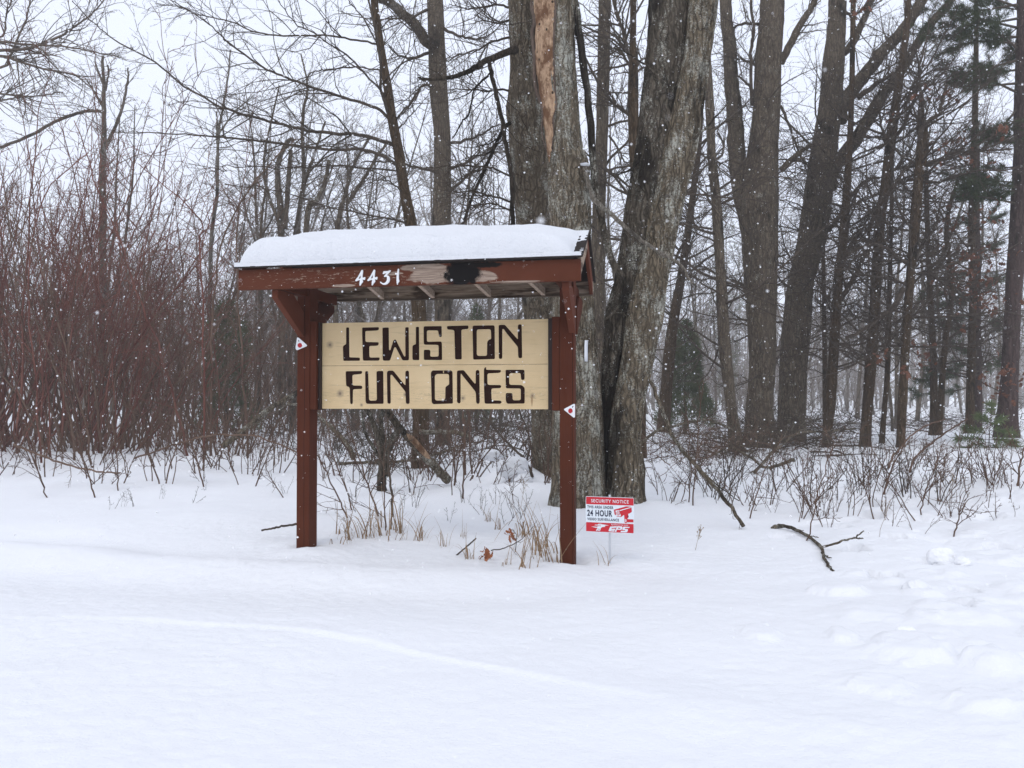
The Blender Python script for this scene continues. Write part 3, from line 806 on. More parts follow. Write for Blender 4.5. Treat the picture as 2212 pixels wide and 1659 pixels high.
# camera pictogram
yfill('camera_pictogram', [EP([(808,455),(1040,392),(1120,400),(1135,430),(1138,495),(1100,520),(1070,530),(1072,560),(1082,580),(1070,605),(1055,618),(1060,628),(1168,635),(1168,688),(1052,685),(1040,700),(1020,700),(1003,688),(998,560),(985,552),(945,588),(862,580),(858,560),(820,540)])], M['sign_red'], panel, .0030)
yfill('camera_pictogram', [EP([(838,470),(905,462),(935,560),(930,575),(868,572),(850,555)]), EP([(915,462),(1118,405),(1120,418),(918,478)]),
                        EP([(1012,625),(1024,625),(1024,682),(1012,680)]), EP([(1034,630),(1040,630),(1040,685),(1034,685)])], M['sign_white'], panel, .0038)
circ = lambda cx, cy, rx, ry, n=22: [(cx + rx * math.cos(a), cy + ry * math.sin(a)) for a in np.linspace(0, 2 * math.pi, n, endpoint=False)]
yfill('camera_lens', [EP(circ(888, 518, 34, 42)), EP(circ(888, 518, 27, 34)), EP(circ(889, 519, 20, 25)), EP(circ(889, 519, 14, 18)), EP(circ(891, 520, 5, 6))], M['sign_red'], panel, .0045)
yfill('camera_lens', [EP(circ(1064, 578, 11, 14))], M['ink'], panel, .0045)
x0, x1 = on_yard(715, 700)[0], on_yard(755, 700)[0]
zt = on_yard(730, 180)[2]
boxes('stake', [(x0, x1, .0035, .0075, -.25, zt)], M['clear'], ysn, .001)

# ------------------------------------------------------------------ trunks
def trunk(name, rows, mat, parent, off, Yc, bark_amp=.010, sides=44, seed=0, twist=0, dz=.02):
    """rows (y, xl, xr[, Y]) in photo pixels, from high to low -> solid of revolution-like trunk with furrowed bark"""
    rows = sorted(rows, key=lambda q: q[0])
    C, R = [], []
    for q in rows:
        Yq = q[3] if len(q) > 3 else Yc
        C.append(at((q[1] + q[2]) / 2, q[0], Yq)); R.append((q[2] - q[1]) / 2 * Yq / F0)
    C = np.array(C); R = np.array(R)
    path = smooth_path(np.hstack([C, R[:, None]]), max(10, int((C[0][2] - C[-1][2]) / dz)))
    P, Rr = path[:, :3], path[:, 3]
    n = len(P)
    an = np.arange(sides) / sides * 2 * math.pi
    z = P[:, 2][:, None]
    ax = np.cos(an)[None, :] * Rr.mean() ; ay = np.sin(an)[None, :] * Rr.mean()
    k = 3 / max(.12, Rr.mean()) * .5
    lob = .10 * (vn(ax * k + seed * 3.1 + ay * k * .7, z * .7 + ay * k, seed + 5)) * 1.0
    fur = bark_amp * (np.abs(vn(ax * 22 + ay * 9 + seed, z * 1.9 + ay * 17, seed + 7)) * 2 + .5 * np.abs(vn(ax * 50 + ay * 31, z * 6 + ay * 40, seed + 8)) * 2) * 1.2
    r = Rr[:, None] * (1 + lob) + fur - bark_amp * .6
    V = np.stack([P[:, 0][:, None] + np.cos(an)[None, :] * r, P[:, 1][:, None] + np.sin(an)[None, :] * r, np.broadcast_to(z, r.shape)], -1).reshape(-1, 3)
    i = np.arange(n - 1)[:, None] * sides + np.arange(sides)[None, :]
    j = np.arange(n - 1)[:, None] * sides + ((np.arange(sides) + 1) % sides)[None, :]
    Q = np.stack([i, i + sides, j + sides, j], -1).reshape(-1, 4)
    T = [(0, a, a + 1) for a in range(1, sides - 1)] + [((n - 1) * sides, (n - 1) * sides + a + 1, (n - 1) * sides + a) for a in range(1, sides - 1)]
    return np_mesh(name, V, Q, mat, parent, off, True, T), P, Rr

def tree_root(name, px, py, label, cat='tree', group=None):
    p = gat(px, py); e = empty(name, p); tag(e, label, cat, group)
    return e, p

# B + C: the big lichen-covered clump behind the right post
big, bo = tree_root('old_tree', 1300, 1108, 'huge lichen-covered multi-stemmed old tree with long bare rotten strip behind the right post')
rowsB = [(-420,1135,1222),(-150,1146,1232),(0,1151,1238),(130,1156,1242),(228,1168,1251),(300,1178,1259),(330,1181,1264),(358,1183,1273),(385,1185,1272),(456,1188,1273),(560,1194,1276),(640,1195,1280),(720,1196,1284),(800,1196,1296),(880,1197,1302),(960,1198,1304),(1030,1196,1306),(1080,1191,1310),(1115,1184,1318),(1160,1176,1326)]
_, PB, RB = trunk('trunk', rowsB, M['bark_lichen'], big, bo, 6.85, .022, 96, 1, dz=.012)
rowsC2 = [(-420,1535,1590),(-150,1508,1562),(0,1488,1551),(130,1478,1534),(228,1458,1519),(325,1436,1504),(432,1412,1474),(538,1390,1455),(601,1374,1443),(686,1356,1431),(728,1350,1421),(792,1342,1410),(876,1322,1390),(940,1316,1384),(1003,1313,1389),(1067,1310,1391),(1112,1304,1400),(1160,1296,1410)]
trunk('trunk', rowsC2, M['bark_mix'], big, bo, 6.85, .021, 90, 2, dz=.012)
rowsC1 = [(-420,1412,1478),(-150,1408,1480),(0,1403,1490),(130,1395,1484),(228,1385,1472),(325,1374,1458),(390,1365,1450),(456,1354,1440),(540,1344,1425),(601,1331,1400),(665,1314,1384),(728,1308,1372),(800,1300,1352),(900,1296,1336),(1000,1292,1334),(1112,1285,1340),(1160,1280,1345)]
trunk('trunk', rowsC1, M['bark_wet'], big, bo, 7.02, .022, 90, 3, dz=.012)
# exposed rotten wood strip on the left stem
def surf(px, py, P, R, lift=.006):
    """point on the near surface of a trunk under a pixel"""
    p = at(px, py, P[0][1])
    k = int(np.argmin(np.abs(P[:, 2] - p[2])))
    c, r = P[k], R[k] * 1.02 + .004
    dx = at(px, py, c[1])[0] - c[0]
    dx = max(-r * .985, min(r * .985, dx))
    y = c[1] - math.sqrt(r * r - dx * dx) - lift
    q = at(px, py, y)
    return q
strip = [(-420,1140,1178),(-150,1148,1190),(0,1154,1195),(60,1157,1196),(130,1156,1197),(160,1158,1198),(228,1171,1199),(290,1177,1197),(330,1181,1193),(350,1184,1189)]
ry = np.linspace(-420, 350, 150)
xl = np.interp(ry, [s[0] for s in strip], [s[1] for s in strip]); xr = np.interp(ry, [s[0] for s in strip], [s[2] for s in strip])
V = []
for a, l, rr_ in zip(ry, xl, xr):
    jt = 4 * float(vn(a * .06, 1.0, 70)); jr = 9 * float(vn(a * .035, 3.0, 71)) + 4 * float(vn(a * .2, 3.0, 73))
    for u in np.linspace(0, 1, 14):
        px = l + jt + (rr_ + jr - l - jt) * u
        q = surf(px, a, PB, RB, .004 + .010 * math.sin(u * math.pi) * (0.4 + float(vn(px * .15, a * .06, 72)) * 1.4))
        V.append(q)
i = np.arange(149)[:, None] * 14 + np.arange(13)[None, :]
np_mesh('rotten_wood', V, np.stack([i, i + 14, i + 15, i + 1], -1).reshape(-1, 4), M['rotten'], big, bo)
T = Tubes()
pth = [surf(l - 3 + 4 * float(vn(a * .06, 1.0, 70)) + (3.5 * math.sin(a * .06) if 40 < a < 330 else 0), a, PB, RB, .004) for a, l in zip(ry[::5], xl[::5])]
T.add(smooth_path(pth, 60), np.interp(np.linspace(0, 1, 60), [0, .8, 1], [.026, .018, .004]))
pth = [surf(r_ + 1.5 + 9 * float(vn(a * .035, 3.0, 71)) + 4 * float(vn(a * .2, 3.0, 73)), a, PB, RB, -.004) for a, r_ in zip(ry[::5], xr[::5])]
T.add(smooth_path(pth, 60), np.interp(np.linspace(0, 1, 60), [0, .8, 1], [.014, .010, .004]))
T.build('callus_rim', M['callus'], big, bo, 8)
# burl with a broken stub and the long pale dead branch
r = np.random.RandomState(11)
T = Tubes()
limb(T, [(1262, 352), (1268, 385), (1277, 415), (1284, 432), (1310, 455), (1339, 478), (1382, 517), (1441, 555), (1470, 572), (1487, 601), (1504, 620)], 6.72, 6.25, 13, 5, r, 10, .22, 1, n=44, rmin=.0025)
T.build('branch', M['limb_pale'], big, bo, 6, .2)
T = Tubes()
for pts in ([(1440, 190), (1415, 160), (1395, 140), (1360, 118), (1320, 100)], [(1385, 330), (1375, 355), (1350, 372), (1310, 385)], [(1500, 300), (1540, 260), (1580, 215)], [(1310, 690), (1330, 668), (1345, 645), (1340, 628)], [(1345, 600), (1320, 560), (1305, 500), (1290, 430), (1282, 360), (1268, 200), (1252, 80), (1240, 0), (1225, -120)]):
    limb(T, pts, 6.7, 6.9, 7 if len(pts) < 6 else 15, 2 if len(pts) < 6 else 17, r, 12 if len(pts) < 6 else 0, .35, 2, wob=.012)
T.build('branch', M['bark_wet'], big, bo, 6, .25)
# white tag stapled to the trunk, small stub burl
tv = [surf(x, y, PB, RB, .010) for y in (735, 747, 758, 770, 781) for x in ((1263.2, 1270.2) if y < 745 else (1262.3 + (y > 775) * .5, 1269.5))]
tq = [(k * 2, k * 2 + 1, k * 2 + 3, k * 2 + 2) for k in range(4)]
o = np_mesh('paper_tag', tv, tq, M['tag'], big, bo); o['label'] = 'white strip stapled to the bark'
m = o.modifiers.new('thick', 'SOLIDIFY'); m.thickness = .002
def lumpball(name, c, rad, mat, parent=None, off=None, seed=0, amp=.25, flatten=1.0, res=(28, 18), sc=1.0):
    u = np.linspace(0, 2 * math.pi, res[0], endpoint=False); v = np.linspace(0, math.pi, res[1])
    U, Vv = np.meshgrid(u, v)
    D = np.stack([np.cos(U) * np.sin(Vv), np.sin(U) * np.sin(Vv), np.cos(Vv)], -1)
    f = 1 + amp * (fbm(D[..., 0] * 1.6 * sc + seed * 7.3 + D[..., 2] * 1.1, D[..., 1] * 1.6 * sc + D[..., 2] * 1.9, seed, 4, .55)) * 1.6
    rad = np.array(rad) if hasattr(rad, '__len__') else np.array([rad] * 3)
    P = D * f[..., None] * rad + np.array(c)
    n0 = res[0]
    i = np.arange(res[1] - 1)[:, None] * n0 + np.arange(n0)[None, :]
    j = np.arange(res[1] - 1)[:, None] * n0 + ((np.arange(n0) + 1) % n0)[None, :]
    return np_mesh(name, P.reshape(-1, 3), np.stack([i, i + n0, j + n0, j], -1).reshape(-1, 4), mat, parent, off)
q = surf(1262, 372, PB, RB, -.01); lumpball('burl', q, (.055, .05, .075), M['bark_gray'], big, bo, 3, .4)
q = surf(1262, 356, PB, RB, .03); lumpball('snow_dab', q, (.045, .035, .014), M['snow_cap'], big, bo, 5, .3)

# A: rear stem beside it, with its broken limb
ta, ao = tree_root('old_tree', 1174, 1048, 'grey trunk with black patches and a broken limb, left of the rotten-wood stem')
rowsA = [(-420,1102,1150,7.5),(-150,1101,1152,7.5),(0,1101,1156,7.55),(130,1103,1164,7.6),(205,1099,1172,7.6),(235,1095,1176,7.65),(270,1098,1180,7.65),(325,1101,1184,7.7),(400,1107,1188,7.8),(460,1113,1194,7.9),(560,1122,1200,8.1),(640,1128,1204,8.3),(760,1140,1204,8.5),(880,1150,1202,8.8),(960,1151,1199,8.9),(1020,1150,1200,9.0),(1048,1147,1204,9.0),(1085,1142,1210,9.0)]
_, PA, RA = trunk('trunk', rowsA, M['bark_gray'], ta, ao, 7.7, .021, 90, 4, dz=.012)
T = Tubes(); r = np.random.RandomState(21)
def c5p(*pts): return [(486 + x * .3092, y * .3092) for x, y in pts]
limb(T, c5p((2030, 350), (1990, 360), (1830, 420), (1700, 500), (1550, 545), (1400, 555), (1350, 545)), 7.4, 6.6, 17, 4, r, 10, .5, 2, wob=.012)
limb(T, c5p((1840, 420), (1870, 550), (1900, 700), (1940, 850), (1960, 1000), (2000, 1250), (2010, 1560), (2030, 1800)), 7.1, 7.6, 9, 10, r, 14, .5, 2, wob=.012)
limb(T, c5p((1990, 860), (1940, 910), (1830, 1150), (1740, 1350), (1650, 1590), (1560, 1800)), 7.4, 7.9, 9, 5, r, 16, .7, 2, wob=.010)
limb(T, c5p((1840, 530), (1750, 620), (1700, 800), (1650, 860), (1590, 970)), 7.0, 6.9, 5, 3, r, 6, .3, 1)
limb(T, c5p((1850, 510), (1750, 610), (1690, 660), (1595, 695)), 7.0, 6.8, 4, 2, r, 4, .3, 1)
T.build('branch', M['deadwood'], ta, ao, 6, .2)
T = Tubes()
for pts in (((2000, 260), (1850, 300), (1750, 350), (1600, 400), (1540, 430)), ((2000, 630), (1850, 635), (1700, 630), (1560, 625)), ((2010, 1240), (1880, 1180), (1750, 1160), (1580, 1165), (1300, 1180)), ((2020, 1420), (1850, 1370), (1740, 1340), (1580, 1335)), ((2020, 1490), (1900, 1430), (1780, 1430), (1650, 1480)), ((2000, 50), (1850, 40), (1700, 60), (1560, 30)), ((2000, 140), (1870, 160), (1740, 110))):
    limb(T, c5p(*pts), 7.6, 7.0, 6, 2, r, 22, .8, 2, rmin=.0018)
T.build('branch', M['twig'], ta, ao)

# ------------------------------------------------------------------ T2: curved dark tree with long arching branches to the left
tc, co_ = tree_root('bare_tree', 905, 1000, 'slender dark curved tree behind the sign, throwing long arching branches to the left')
rows = [(-420,770,782),(-150,792,804),(0,803,814),(93,815,827),(170,828,841),(263,840,856),(340,854,872),(400,862,881),(460,872,894),(520,880,904),(640,890,916),(800,896,924),(1000,890,925),(1040,888,928)]
trunk('trunk', [(y, a - 2, b + 2) for y, a, b in rows], M['bark_brown'], tc, co_, 10.6, .008, 24, 6)
r = np.random.RandomState(31)
def lcp(*pts): return [(x * .3255, y * .3255) for x, y in pts]
BR = [
 (c5p((1180, 1015), (1050, 970), (950, 945), (700, 925), (550, 905), (400, 870), (200, 820), (0, 755)) + lcp((1470, 715), (1220, 570), (1010, 400), (770, 270), (640, 170), (480, 0)), 11, 2.5, 60),
 (c5p((1210, 1160), (1100, 1090), (950, 1045), (750, 1040), (500, 1020), (300, 990), (0, 960)) + lcp((1500, 910), (1270, 895), (1000, 880), (750, 880)), 10, 2.5, 52),
 (c5p((1150, 830), (1050, 750), (850, 690), (700, 640), (500, 570), (350, 510), (200, 430), (0, 280)) + lcp((1493, 266), (1400, 170), (1270, 80), (1130, 0)), 9, 2.5, 50),
 (c5p((1140, 690), (950, 490), (800, 350), (620, 240), (480, 150), (370, 0)), 7, 3, 36),
 (c5p((1060, 310), (900, 280), (700, 250), (400, 250), (200, 220), (0, 140)) + lcp((1340, 105), (1200, 50), (1120, 0)), 7, 2.5, 44),
 (c5p((1080, 490), (900, 475), (700, 490), (600, 510), (500, 560), (250, 640), (0, 665)), 5, 2, 34),
 (c5p((1225, 1200), (1000, 1180), (800, 1160), (600, 1165), (400, 1175), (0, 1160)) + lcp((1500, 1130), (1250, 1080)), 6, 2, 46),
 (c5p((1240, 1340), (1150, 1270), (1050, 1200), (850, 1165)), 6, 2, 22),
 (c5p((1270, 1560), (1200, 1540), (1000, 1500), (700, 1440), (400, 1340), (0, 1290)), 7, 2.5, 40),
 (c5p((1145, 800), (1110, 700), (1085, 600), (1090, 450), (1060, 250), (1000, 0), (970, -200)), 9, 5, 26),
 (c5p((1060, 300), (950, 100), (860, 0), (800, -120)), 5, 2, 18),
 (c5p((1200, 830), (1300, 700), (1380, 600), (1440, 600)), 6, 2, 16),
 (c5p((1215, 900), (1300, 800), (1380, 720), (1430, 640)), 4, 2, 14),
 (c5p((1090, 200), (1150, 140), (1220, 130), (1290, 130)), 4, 2, 10),
 (c5p((1180, 1000), (1000, 960), (850, 920), (700, 870), (500, 850)), 4, 2, 24),
]
for pts, w0, w1, nt in BR:
    T = Tubes()
    n = len(pts)
    limb(T, pts, 10.6, 9.6 - .25 * r.rand() * n / 4, w0 * .8, w1 * .7, r, int(nt * .55), 1.25, 3, wob=.010, ang=(.35, 1.1), rmin=.0021, sub=5, flat=.8, amp=.22, up=.0)
    T.build('branch', M['twig'], tc, co_)

# T1: straight grey trunk
t1, o1 = tree_root('bare_tree', 955, 958, 'straight grey trunk rising from behind the left half of the sign roof')
rows = [(-420,915,950),(-150,920,955),(0,922,957),(185,928,967),(310,937,973),(490,934,974),(640,938,974),(800,942,974),(900,943,972),(950,940,974),(985,936,978)]
trunk('trunk', rows, M['bark_far'], t1, o1, 15.6, .010, 30, 8)
T = Tubes(); r = np.random.RandomState(41)
limb(T, c5p((1480, 320), (1400, 280), (1330, 170), (1230, 90), (1150, 20), (1080, -10), (950, -80)), 15.5, 14.5, 26, 12, r, 22, 1.6, 3, wob=.02, rmin=.003)
T.build('branch', M['bark_far'], t1, o1, 4, .1)
T = Tubes()
for pts in (((1420, 370), (1300, 405), (1200, 380), (1150, 320)), ((1440, 600), (1380, 600), (1300, 720), (1210, 830)), ((1410, 70), (1330, 110), (1250, 180)), ((1570, 1000), (1750, 960), (1850, 900), (1940, 870)), ((1575, 1180), (1750, 1100), (1900, 1000)), ((1530, 200), (1700, 270), (1850, 250)), ((1470, 1200), (1300, 1160), (1150, 1130), (950, 1130)), ((1580, 1330), (1700, 1220), (1860, 1050), (1960, 960))):
    limb(T, c5p(*pts), 15.5, 14.6, 7, 2.5, r, 18, 1.4, 3, wob=.015, rmin=.003)
T.build('branch', M['twig'], t1, o1)

# ------------------------------------------------------------------ the right-hand trunks
def simple_tree(label, base, rows, Y, mat, limbs=(), seed=0, rand=0, zr=(1.5, 7), L=1.7, name='bare_tree', tw='twig', sides=28, amp=.010, rm=.0034, lv=3, group=None):
    e, o = tree_root(name, base[0], base[1], label, group=group)
    rows = [(-420, 2 * rows[0][1] - rows[1][1], 2 * rows[0][2] - rows[1][2])] + list(rows) if rows[0][0] == 0 else rows
    _, P, R = trunk('trunk', rows + [(base[1] + 28, rows[-1][1] - 3, rows[-1][2] + 3)], mat, e, o, Y, amp, sides, seed, dz=.03)
    r = np.random.RandomState(seed + 100)
    for pts, w0, w1, nt in limbs:
        T = Tubes()
        limb(T, pts, Y, Y - .6 + r.rand() * 1.2, w0, w1, r, nt, L, lv, wob=.012, rmin=rm, amp=.2)
        T.build('branch', mat if w0 > 12 else M[tw], e, o, 4, .15)
    if rand:
        T = Tubes()
        for _ in range(int(rand * 1.7)):
            z = r.uniform(*zr)
            k = int(np.argmin(np.abs(P[:, 2] - z)))
            a = r.rand() * 2 * math.pi
            d = np.array([math.cos(a), math.sin(a) * .7, r.uniform(-.1, .7)])
            l = L * r.uniform(.6, 1.7)
            q = wander(P[k], d, l, 8, .2, r, .03)
            rd = np.linspace(min(R[k] * .4, .008 + l * .007), .003, 8)
            T.add(q, rd)
            twigs(T, q, rd, r, int(4 + 4 * l), l * .5, 2, .15, .22, .02, (.4, 1.1), rm, .42, 5)
        T.build('crown', M[tw], e, o)
    return e, o, P, R
c8p = lambda *pts: [(1026.1 + x * .3255, y * .3255) for x, y in pts]
c2p = lambda *pts: [(1566.1 + x * .3255, y * .3255) for x, y in pts]
c3p = lambda *pts: [(1620.1 + x * .3255, 486 + y * .3255) for x, y in pts]
c1p = lambda *pts: [(1242.1 + x * .423, 432 + y * .423) for x, y in pts]

simple_tree('straight dark trunk just right of the rotten-wood stem, mostly behind the pale branch', (1290, 985), [(0,1293,1320),(195,1289,1316),(325,1286,1312),(455,1280,1307),(600,1276,1306),(985,1272,1308)], 13.5, M['bark_far'], [(c8p((890, 900), (960, 1000), (1000, 1080), (1100, 1010)), 5, 2, 10), (c8p((890, 620), (950, 700), (1000, 790)), 5, 2, 8)], 10, 6)
simple_tree('thin dark trunk with a fork at mid height between the two big lichen stems', (1385, 975), [(0,1361,1375),(90,1360,1374),(160,1357,1378),(240,1356,1379),(325,1358,1383),(420,1362,1388),(975,1368,1396)], 12.5, M['bark_brown'],
   [(c8p((1040, 420), (1010, 320), (980, 200), (940, 80), (900, -60)), 10, 7, 14), (c8p((1035, 460), (990, 370), (940, 310), (900, 270)), 6, 3, 12), (c8p((1050, 480), (1100, 400), (1130, 390)), 6, 3, 8), (c8p((1030, 490), (990, 480), (915, 495)), 4, 2, 6), (c8p((1035, 770), (980, 720), (930, 680), (885, 600)), 6, 2, 14)], 12, 10)
simple_tree('thin trunk leaning left just right of the light lichen stem, red brush at its foot', (1592, 950), [(0,1512,1528),(200,1522,1541),(330,1528,1546),(432,1536,1557),(601,1547,1568),(728,1551,1577),(876,1568,1590),(950,1574,1606)], 14.5, M['bark_far'],
   [(c8p((1560, 1020), (1620, 1080), (1700, 1060)), 5, 2, 14), (c1p((700, 150), (600, 130), (530, 120), (480, 170)), 5, 2, 14), (c1p((730, 380), (650, 340), (600, 345)), 4, 2, 10)], 14, 16)
simple_tree('slim trunk bending behind the cedar right of the lichen clump', (1470, 905), [(0,1505,1520),(200,1508,1520),(330,1500,1514),(450,1486,1500),(601,1462,1480),(728,1438,1462),(905,1420,1448)], 19.0, M['bark_brown'], [(c1p((500, 330), (560, 200), (600, 60), (640, -60)), 7, 3, 16)], 16, 14)
simple_tree('massive double-stemmed trunk, widest of the trees right of the lichen clump', (1640, 958), [(0,1644,1693),(130,1631,1687),(228,1628,1684),(325,1616,1679),(432,1600,1680),(559,1606,1677),(770,1619,1674),(880,1614,1670),(960,1606,1676)], 15.8, M['bark_far'],
   [([(1652, 620), (1628, 520), (1606, 430), (1596, 370), (1588, 293), (1582, 200), (1576, 130), (1569, 0), (1562, -150)], 50, 22, 22), (c2p((370, 420), (450, 260), (540, 100), (600, 0), (650, -100)), 17, 11, 22), (c2p((370, 1130), (440, 1060), (500, 1010), (570, 960)), 14, 8, 10), (c2p((210, 440), (130, 400), (0, 395)), 7, 3, 14), (c2p((180, 700), (170, 400), (190, 200), (170, 0)), 8, 6, 14), (c2p((200, 620), (120, 530), (40, 480)), 6, 3, 10), (c2p((220, 160), (100, 160), (30, 210)), 7, 3, 10), (c2p((370, 700), (430, 850), (500, 1030), (560, 1130), (560, 1250)), 6, 3, 14)], 18, 20, L=1.4, amp=.016, sides=40)
simple_tree('great leaning trunk with two thick limbs sweeping up to the right', (1712, 925), [(0,1791,1828),(130,1778,1823),(228,1769,1817),(325,1752,1808),(423,1739,1796),(520,1724,1783),(616,1701,1758),(714,1690,1751),(811,1684,1741),(909,1681,1738)], 17.0, M['bark_far'],
   [(c2p((760, 800), (780, 690), (870, 570), (950, 470), (1040, 350), (1130, 260), (1250, 100), (1310, 0), (1400, -150)), 31, 22, 30), (c2p((690, 1250), (720, 1120), (900, 880), (1030, 650), (1100, 560), (1180, 450), (1300, 250), (1450, 60), (1560, -80)), 32, 14, 40), (c2p((790, 350), (850, 280), (920, 130), (960, 30), (1000, -60)), 17, 12, 16), (c2p((800, 80), (840, 100), (900, 70), (960, 0)), 7, 4, 8), (c2p((880, 650), (1000, 560), (1050, 530), (1150, 470)), 12, 6, 12), (c2p((690, 1530), (760, 1430), (850, 1290), (940, 1200), (1020, 1180)), 11, 6, 18)], 20, 18, amp=.016, sides=40)
simple_tree('tall slender trunk forking low, left of the knotted far-right trunks', (1869, 951), [(0,1956,1968),(130,1942,1957),(210,1929,1946),(293,1915,1936),(400,1903,1922),(486,1890,1911),(650,1880,1900),(780,1870,1893),(880,1864,1884),(951,1857,1881)], 15.8, M['bark_brown'],
   [(c2p((1070, 960), (1040, 850), (1020, 720), (980, 620)), 6, 3, 14), (c2p((1090, 1240), (1150, 1210), (1200, 1180), (1250, 1160)), 7, 4, 16), (c2p((1090, 1150), (1140, 1120), (1260, 1100), (1400, 1060), (1560, 1010), (1900, 990)), 8, 4, 34), (c2p((1140, 900), (1200, 800), (1270, 620), (1300, 520), (1440, 440)), 8, 3, 22), (c3p((820, 340), (700, 335), (610, 380)), 5, 3, 12)], 22, 22, amp=.008)
simple_tree('dark trunk with a crooked upper fork, standing before the far snowy field', (1945, 958), [(270,1985,2003),(330,1980,2003),(400,1973,1993),(486,1966,1986),(616,1957,1974),(714,1949,1967),(811,1944,1962),(958,1936,1954)], 15.2, M['bark_brown'],
   [(c2p((1300, 960), (1310, 840), (1400, 770), (1440, 680), (1470, 560)), 12, 6, 22), (c2p((1290, 900), (1290, 640), (1300, 400), (1360, 200)), 7, 3, 20), (c3p((1050, 250), (980, 220), (900, 150), (800, 130), (640, 190)), 9, 5, 24), (c3p((1020, 420), (950, 540), (850, 620), (760, 690), (640, 750)), 10, 7, 24), (c2p((1330, 1100), (1460, 1060), (1700, 1000), (1920, 900)), 6, 3, 30), (c3p((1060, 300), (1130, 150), (1200, 50), (1260, -60)), 10, 5, 22), (c3p((1050, 330), (1200, 330), (1260, 440)), 6, 3, 20)], 24, 22, amp=.008)
simple_tree('narrow upright trunk between the leaning giant and the forking slender tree', (1783, 951), [(0,1838,1848),(250,1832,1844),(486,1815,1833),(616,1800,1820),(746,1791,1812),(850,1785,1806),(951,1776,1795)], 16.0, M['bark_brown'], [(c3p((600, 500), (660, 400), (740, 250), (790, 60), (820, -60)), 11, 7, 26), (c3p((570, 600), (500, 570), (430, 520)), 4, 2, 10), (c3p((590, 280), (640, 180), (750, 100), (880, 120)), 8, 4, 18)], 26, 24, amp=.007)
simple_tree('spindly stem in the gap right of the leaning giant', (1780, 925), [(330,1770,1776),(486,1774,1781),(700,1776,1785),(925,1777,1789)], 18.5, M['bark_brown'], [], 28, 20, zr=(1.5, 6), L=1.3, amp=.004, sides=14)
simple_tree('dark narrow stem close behind the crooked-fork trunk', (1905, 940), [(300,1925,1931),(486,1921,1929),(650,1916,1926),(800,1912,1922),(940,1900,1912)], 16.6, M['bark_brown'], [], 30, 24, zr=(1.5, 6), L=1.2, amp=.004, sides=14)
simple_tree('grey stem behind the young pine, leaning a little left', (2018, 912), [(200,1988,1994),(350,1994,2003),(486,1998,2008),(650,2004,2016),(800,2010,2024),(912,2008,2024)], 18.5, M['bark_brown'], [], 32, 26, zr=(1.5, 7), L=1.4, amp=.005, sides=16)
simple_tree('mid-size trunk right of the crooked stem with russet oak leaves around it', (2094, 908), [(0,2105,2113),(250,2100,2112),(486,2092,2106),(650,2094,2108),(780,2090,2106),(908,2086,2104)], 18.0, M['bark_brown'], [(c3p((1470, 700), (1380, 660), (1300, 480), (1290, 350)), 7, 4, 20)], 34, 26, zr=(1.5, 7), L=1.5, amp=.006, sides=18)
simple_tree('crooked leaning stem left of the russet-leaved trunk', (2030, 912), [(380,2068,2075),(486,2040,2050),(640,2050,2060),(740,2036,2048),(912,2022,2036)], 17.5, M['bark_brown'], [], 36, 14, zr=(1.5, 5), L=1.1, amp=.005, sides=14)

# ------------------------------------------------------------------ needles and leaves
def tufts(V, TR, c, d, n, L, w, r):
    """a spray of thin needles leaving c around direction d"""
    for _ in range(n):
        k = unit(d + r.normal(0, .7, 3)); s = unit(np.cross(k, r.normal(0, 1, 3))) * w
        l = L * r.uniform(.6, 1.1); b = len(V)
        mid = c + k * l * .55
        V += [c - s, c + s, mid + s, mid - s, c + k * l + np.array([0, 0, -.08 * l])]
        TR += [(b, b + 1, b + 2), (b, b + 2, b + 3), (b + 3, b + 2, b + 4)]
def leafy(V, TR, c, size, r):
    """one curled lobed leaf"""
    a = unit(r.normal(0, 1, 3) + np.array([0, 0, -.8])); s = unit(np.cross(a, r.normal(0, 1, 3))); nrm = np.cross(a, s)
    prof = [(0, .06), (.2, .30), (.3, .14), (.5, .38), (.62, .18), (.8, .26), (1, .02)]
    b = len(V)
    for t, w in prof:
        bend = nrm * size * .5 * math.sin(t * 2.4) * .4
        V += [c + a * t * size + s * w * size + bend, c + a * t * size - s * w * size + bend + nrm * size * .1]
    for k in range(len(prof) - 1):
        TR += [(b + 2 * k, b + 2 * k + 1, b + 2 * k + 3), (b + 2 * k, b + 2 * k + 3, b + 2 * k + 2)]
def leaves_at(name, spots, mat, parent, off, seed):
    r = np.random.RandomState(seed); V, TR = [], []
    for px, py, Y, spread, n, size in spots:
        for _ in range(n):
            c = at(px + r.normal(0, spread), py + r.normal(0, spread), Y + r.normal(0, .4))
            leafy(V, TR, c, size * r.uniform(.6, 1.2), r)
    return np_mesh(name, V, None, mat, parent, off, False, TR)
oak = [o for o in COL.objects if o.get('label', '').startswith('mid-size trunk right of the crooked stem')][0]
spots = [(2000, 190, 15, 14, 12, .13), (1922, 245, 15, 6, 6, .12), (2050, 205, 15, 12, 14, .12), (1855, 12, 15, 12, 12, .13), (2040, 320, 15, 22, 18, .11), (2085, 325, 15, 20, 12, .11), (2130, 340, 15, 18, 12, .11), (2165, 275, 14, 8, 14, .13),
         (2080, 560, 16, 26, 40, .13), (2130, 565, 16, 26, 44, .13), (2110, 640, 16, 26, 46, .12), (2160, 650, 16, 22, 30, .12), (2055, 610, 16, 18, 20, .11), (1995, 760, 16, 16, 26, .11), (2150, 830, 16, 26, 40, .13), (2180, 800, 16, 18, 20, .12), (1900, 775, 14, 8, 8, .13), (1960, 800, 14, 8, 8, .13), (2060, 470, 16, 26, 26, .10), (1985, 410, 16, 20, 26, .09), (2140, 460, 16, 26, 26, .10)]
leaves_at('leaves', spots, M['leaf'], oak, gat(2094, 908), 5)

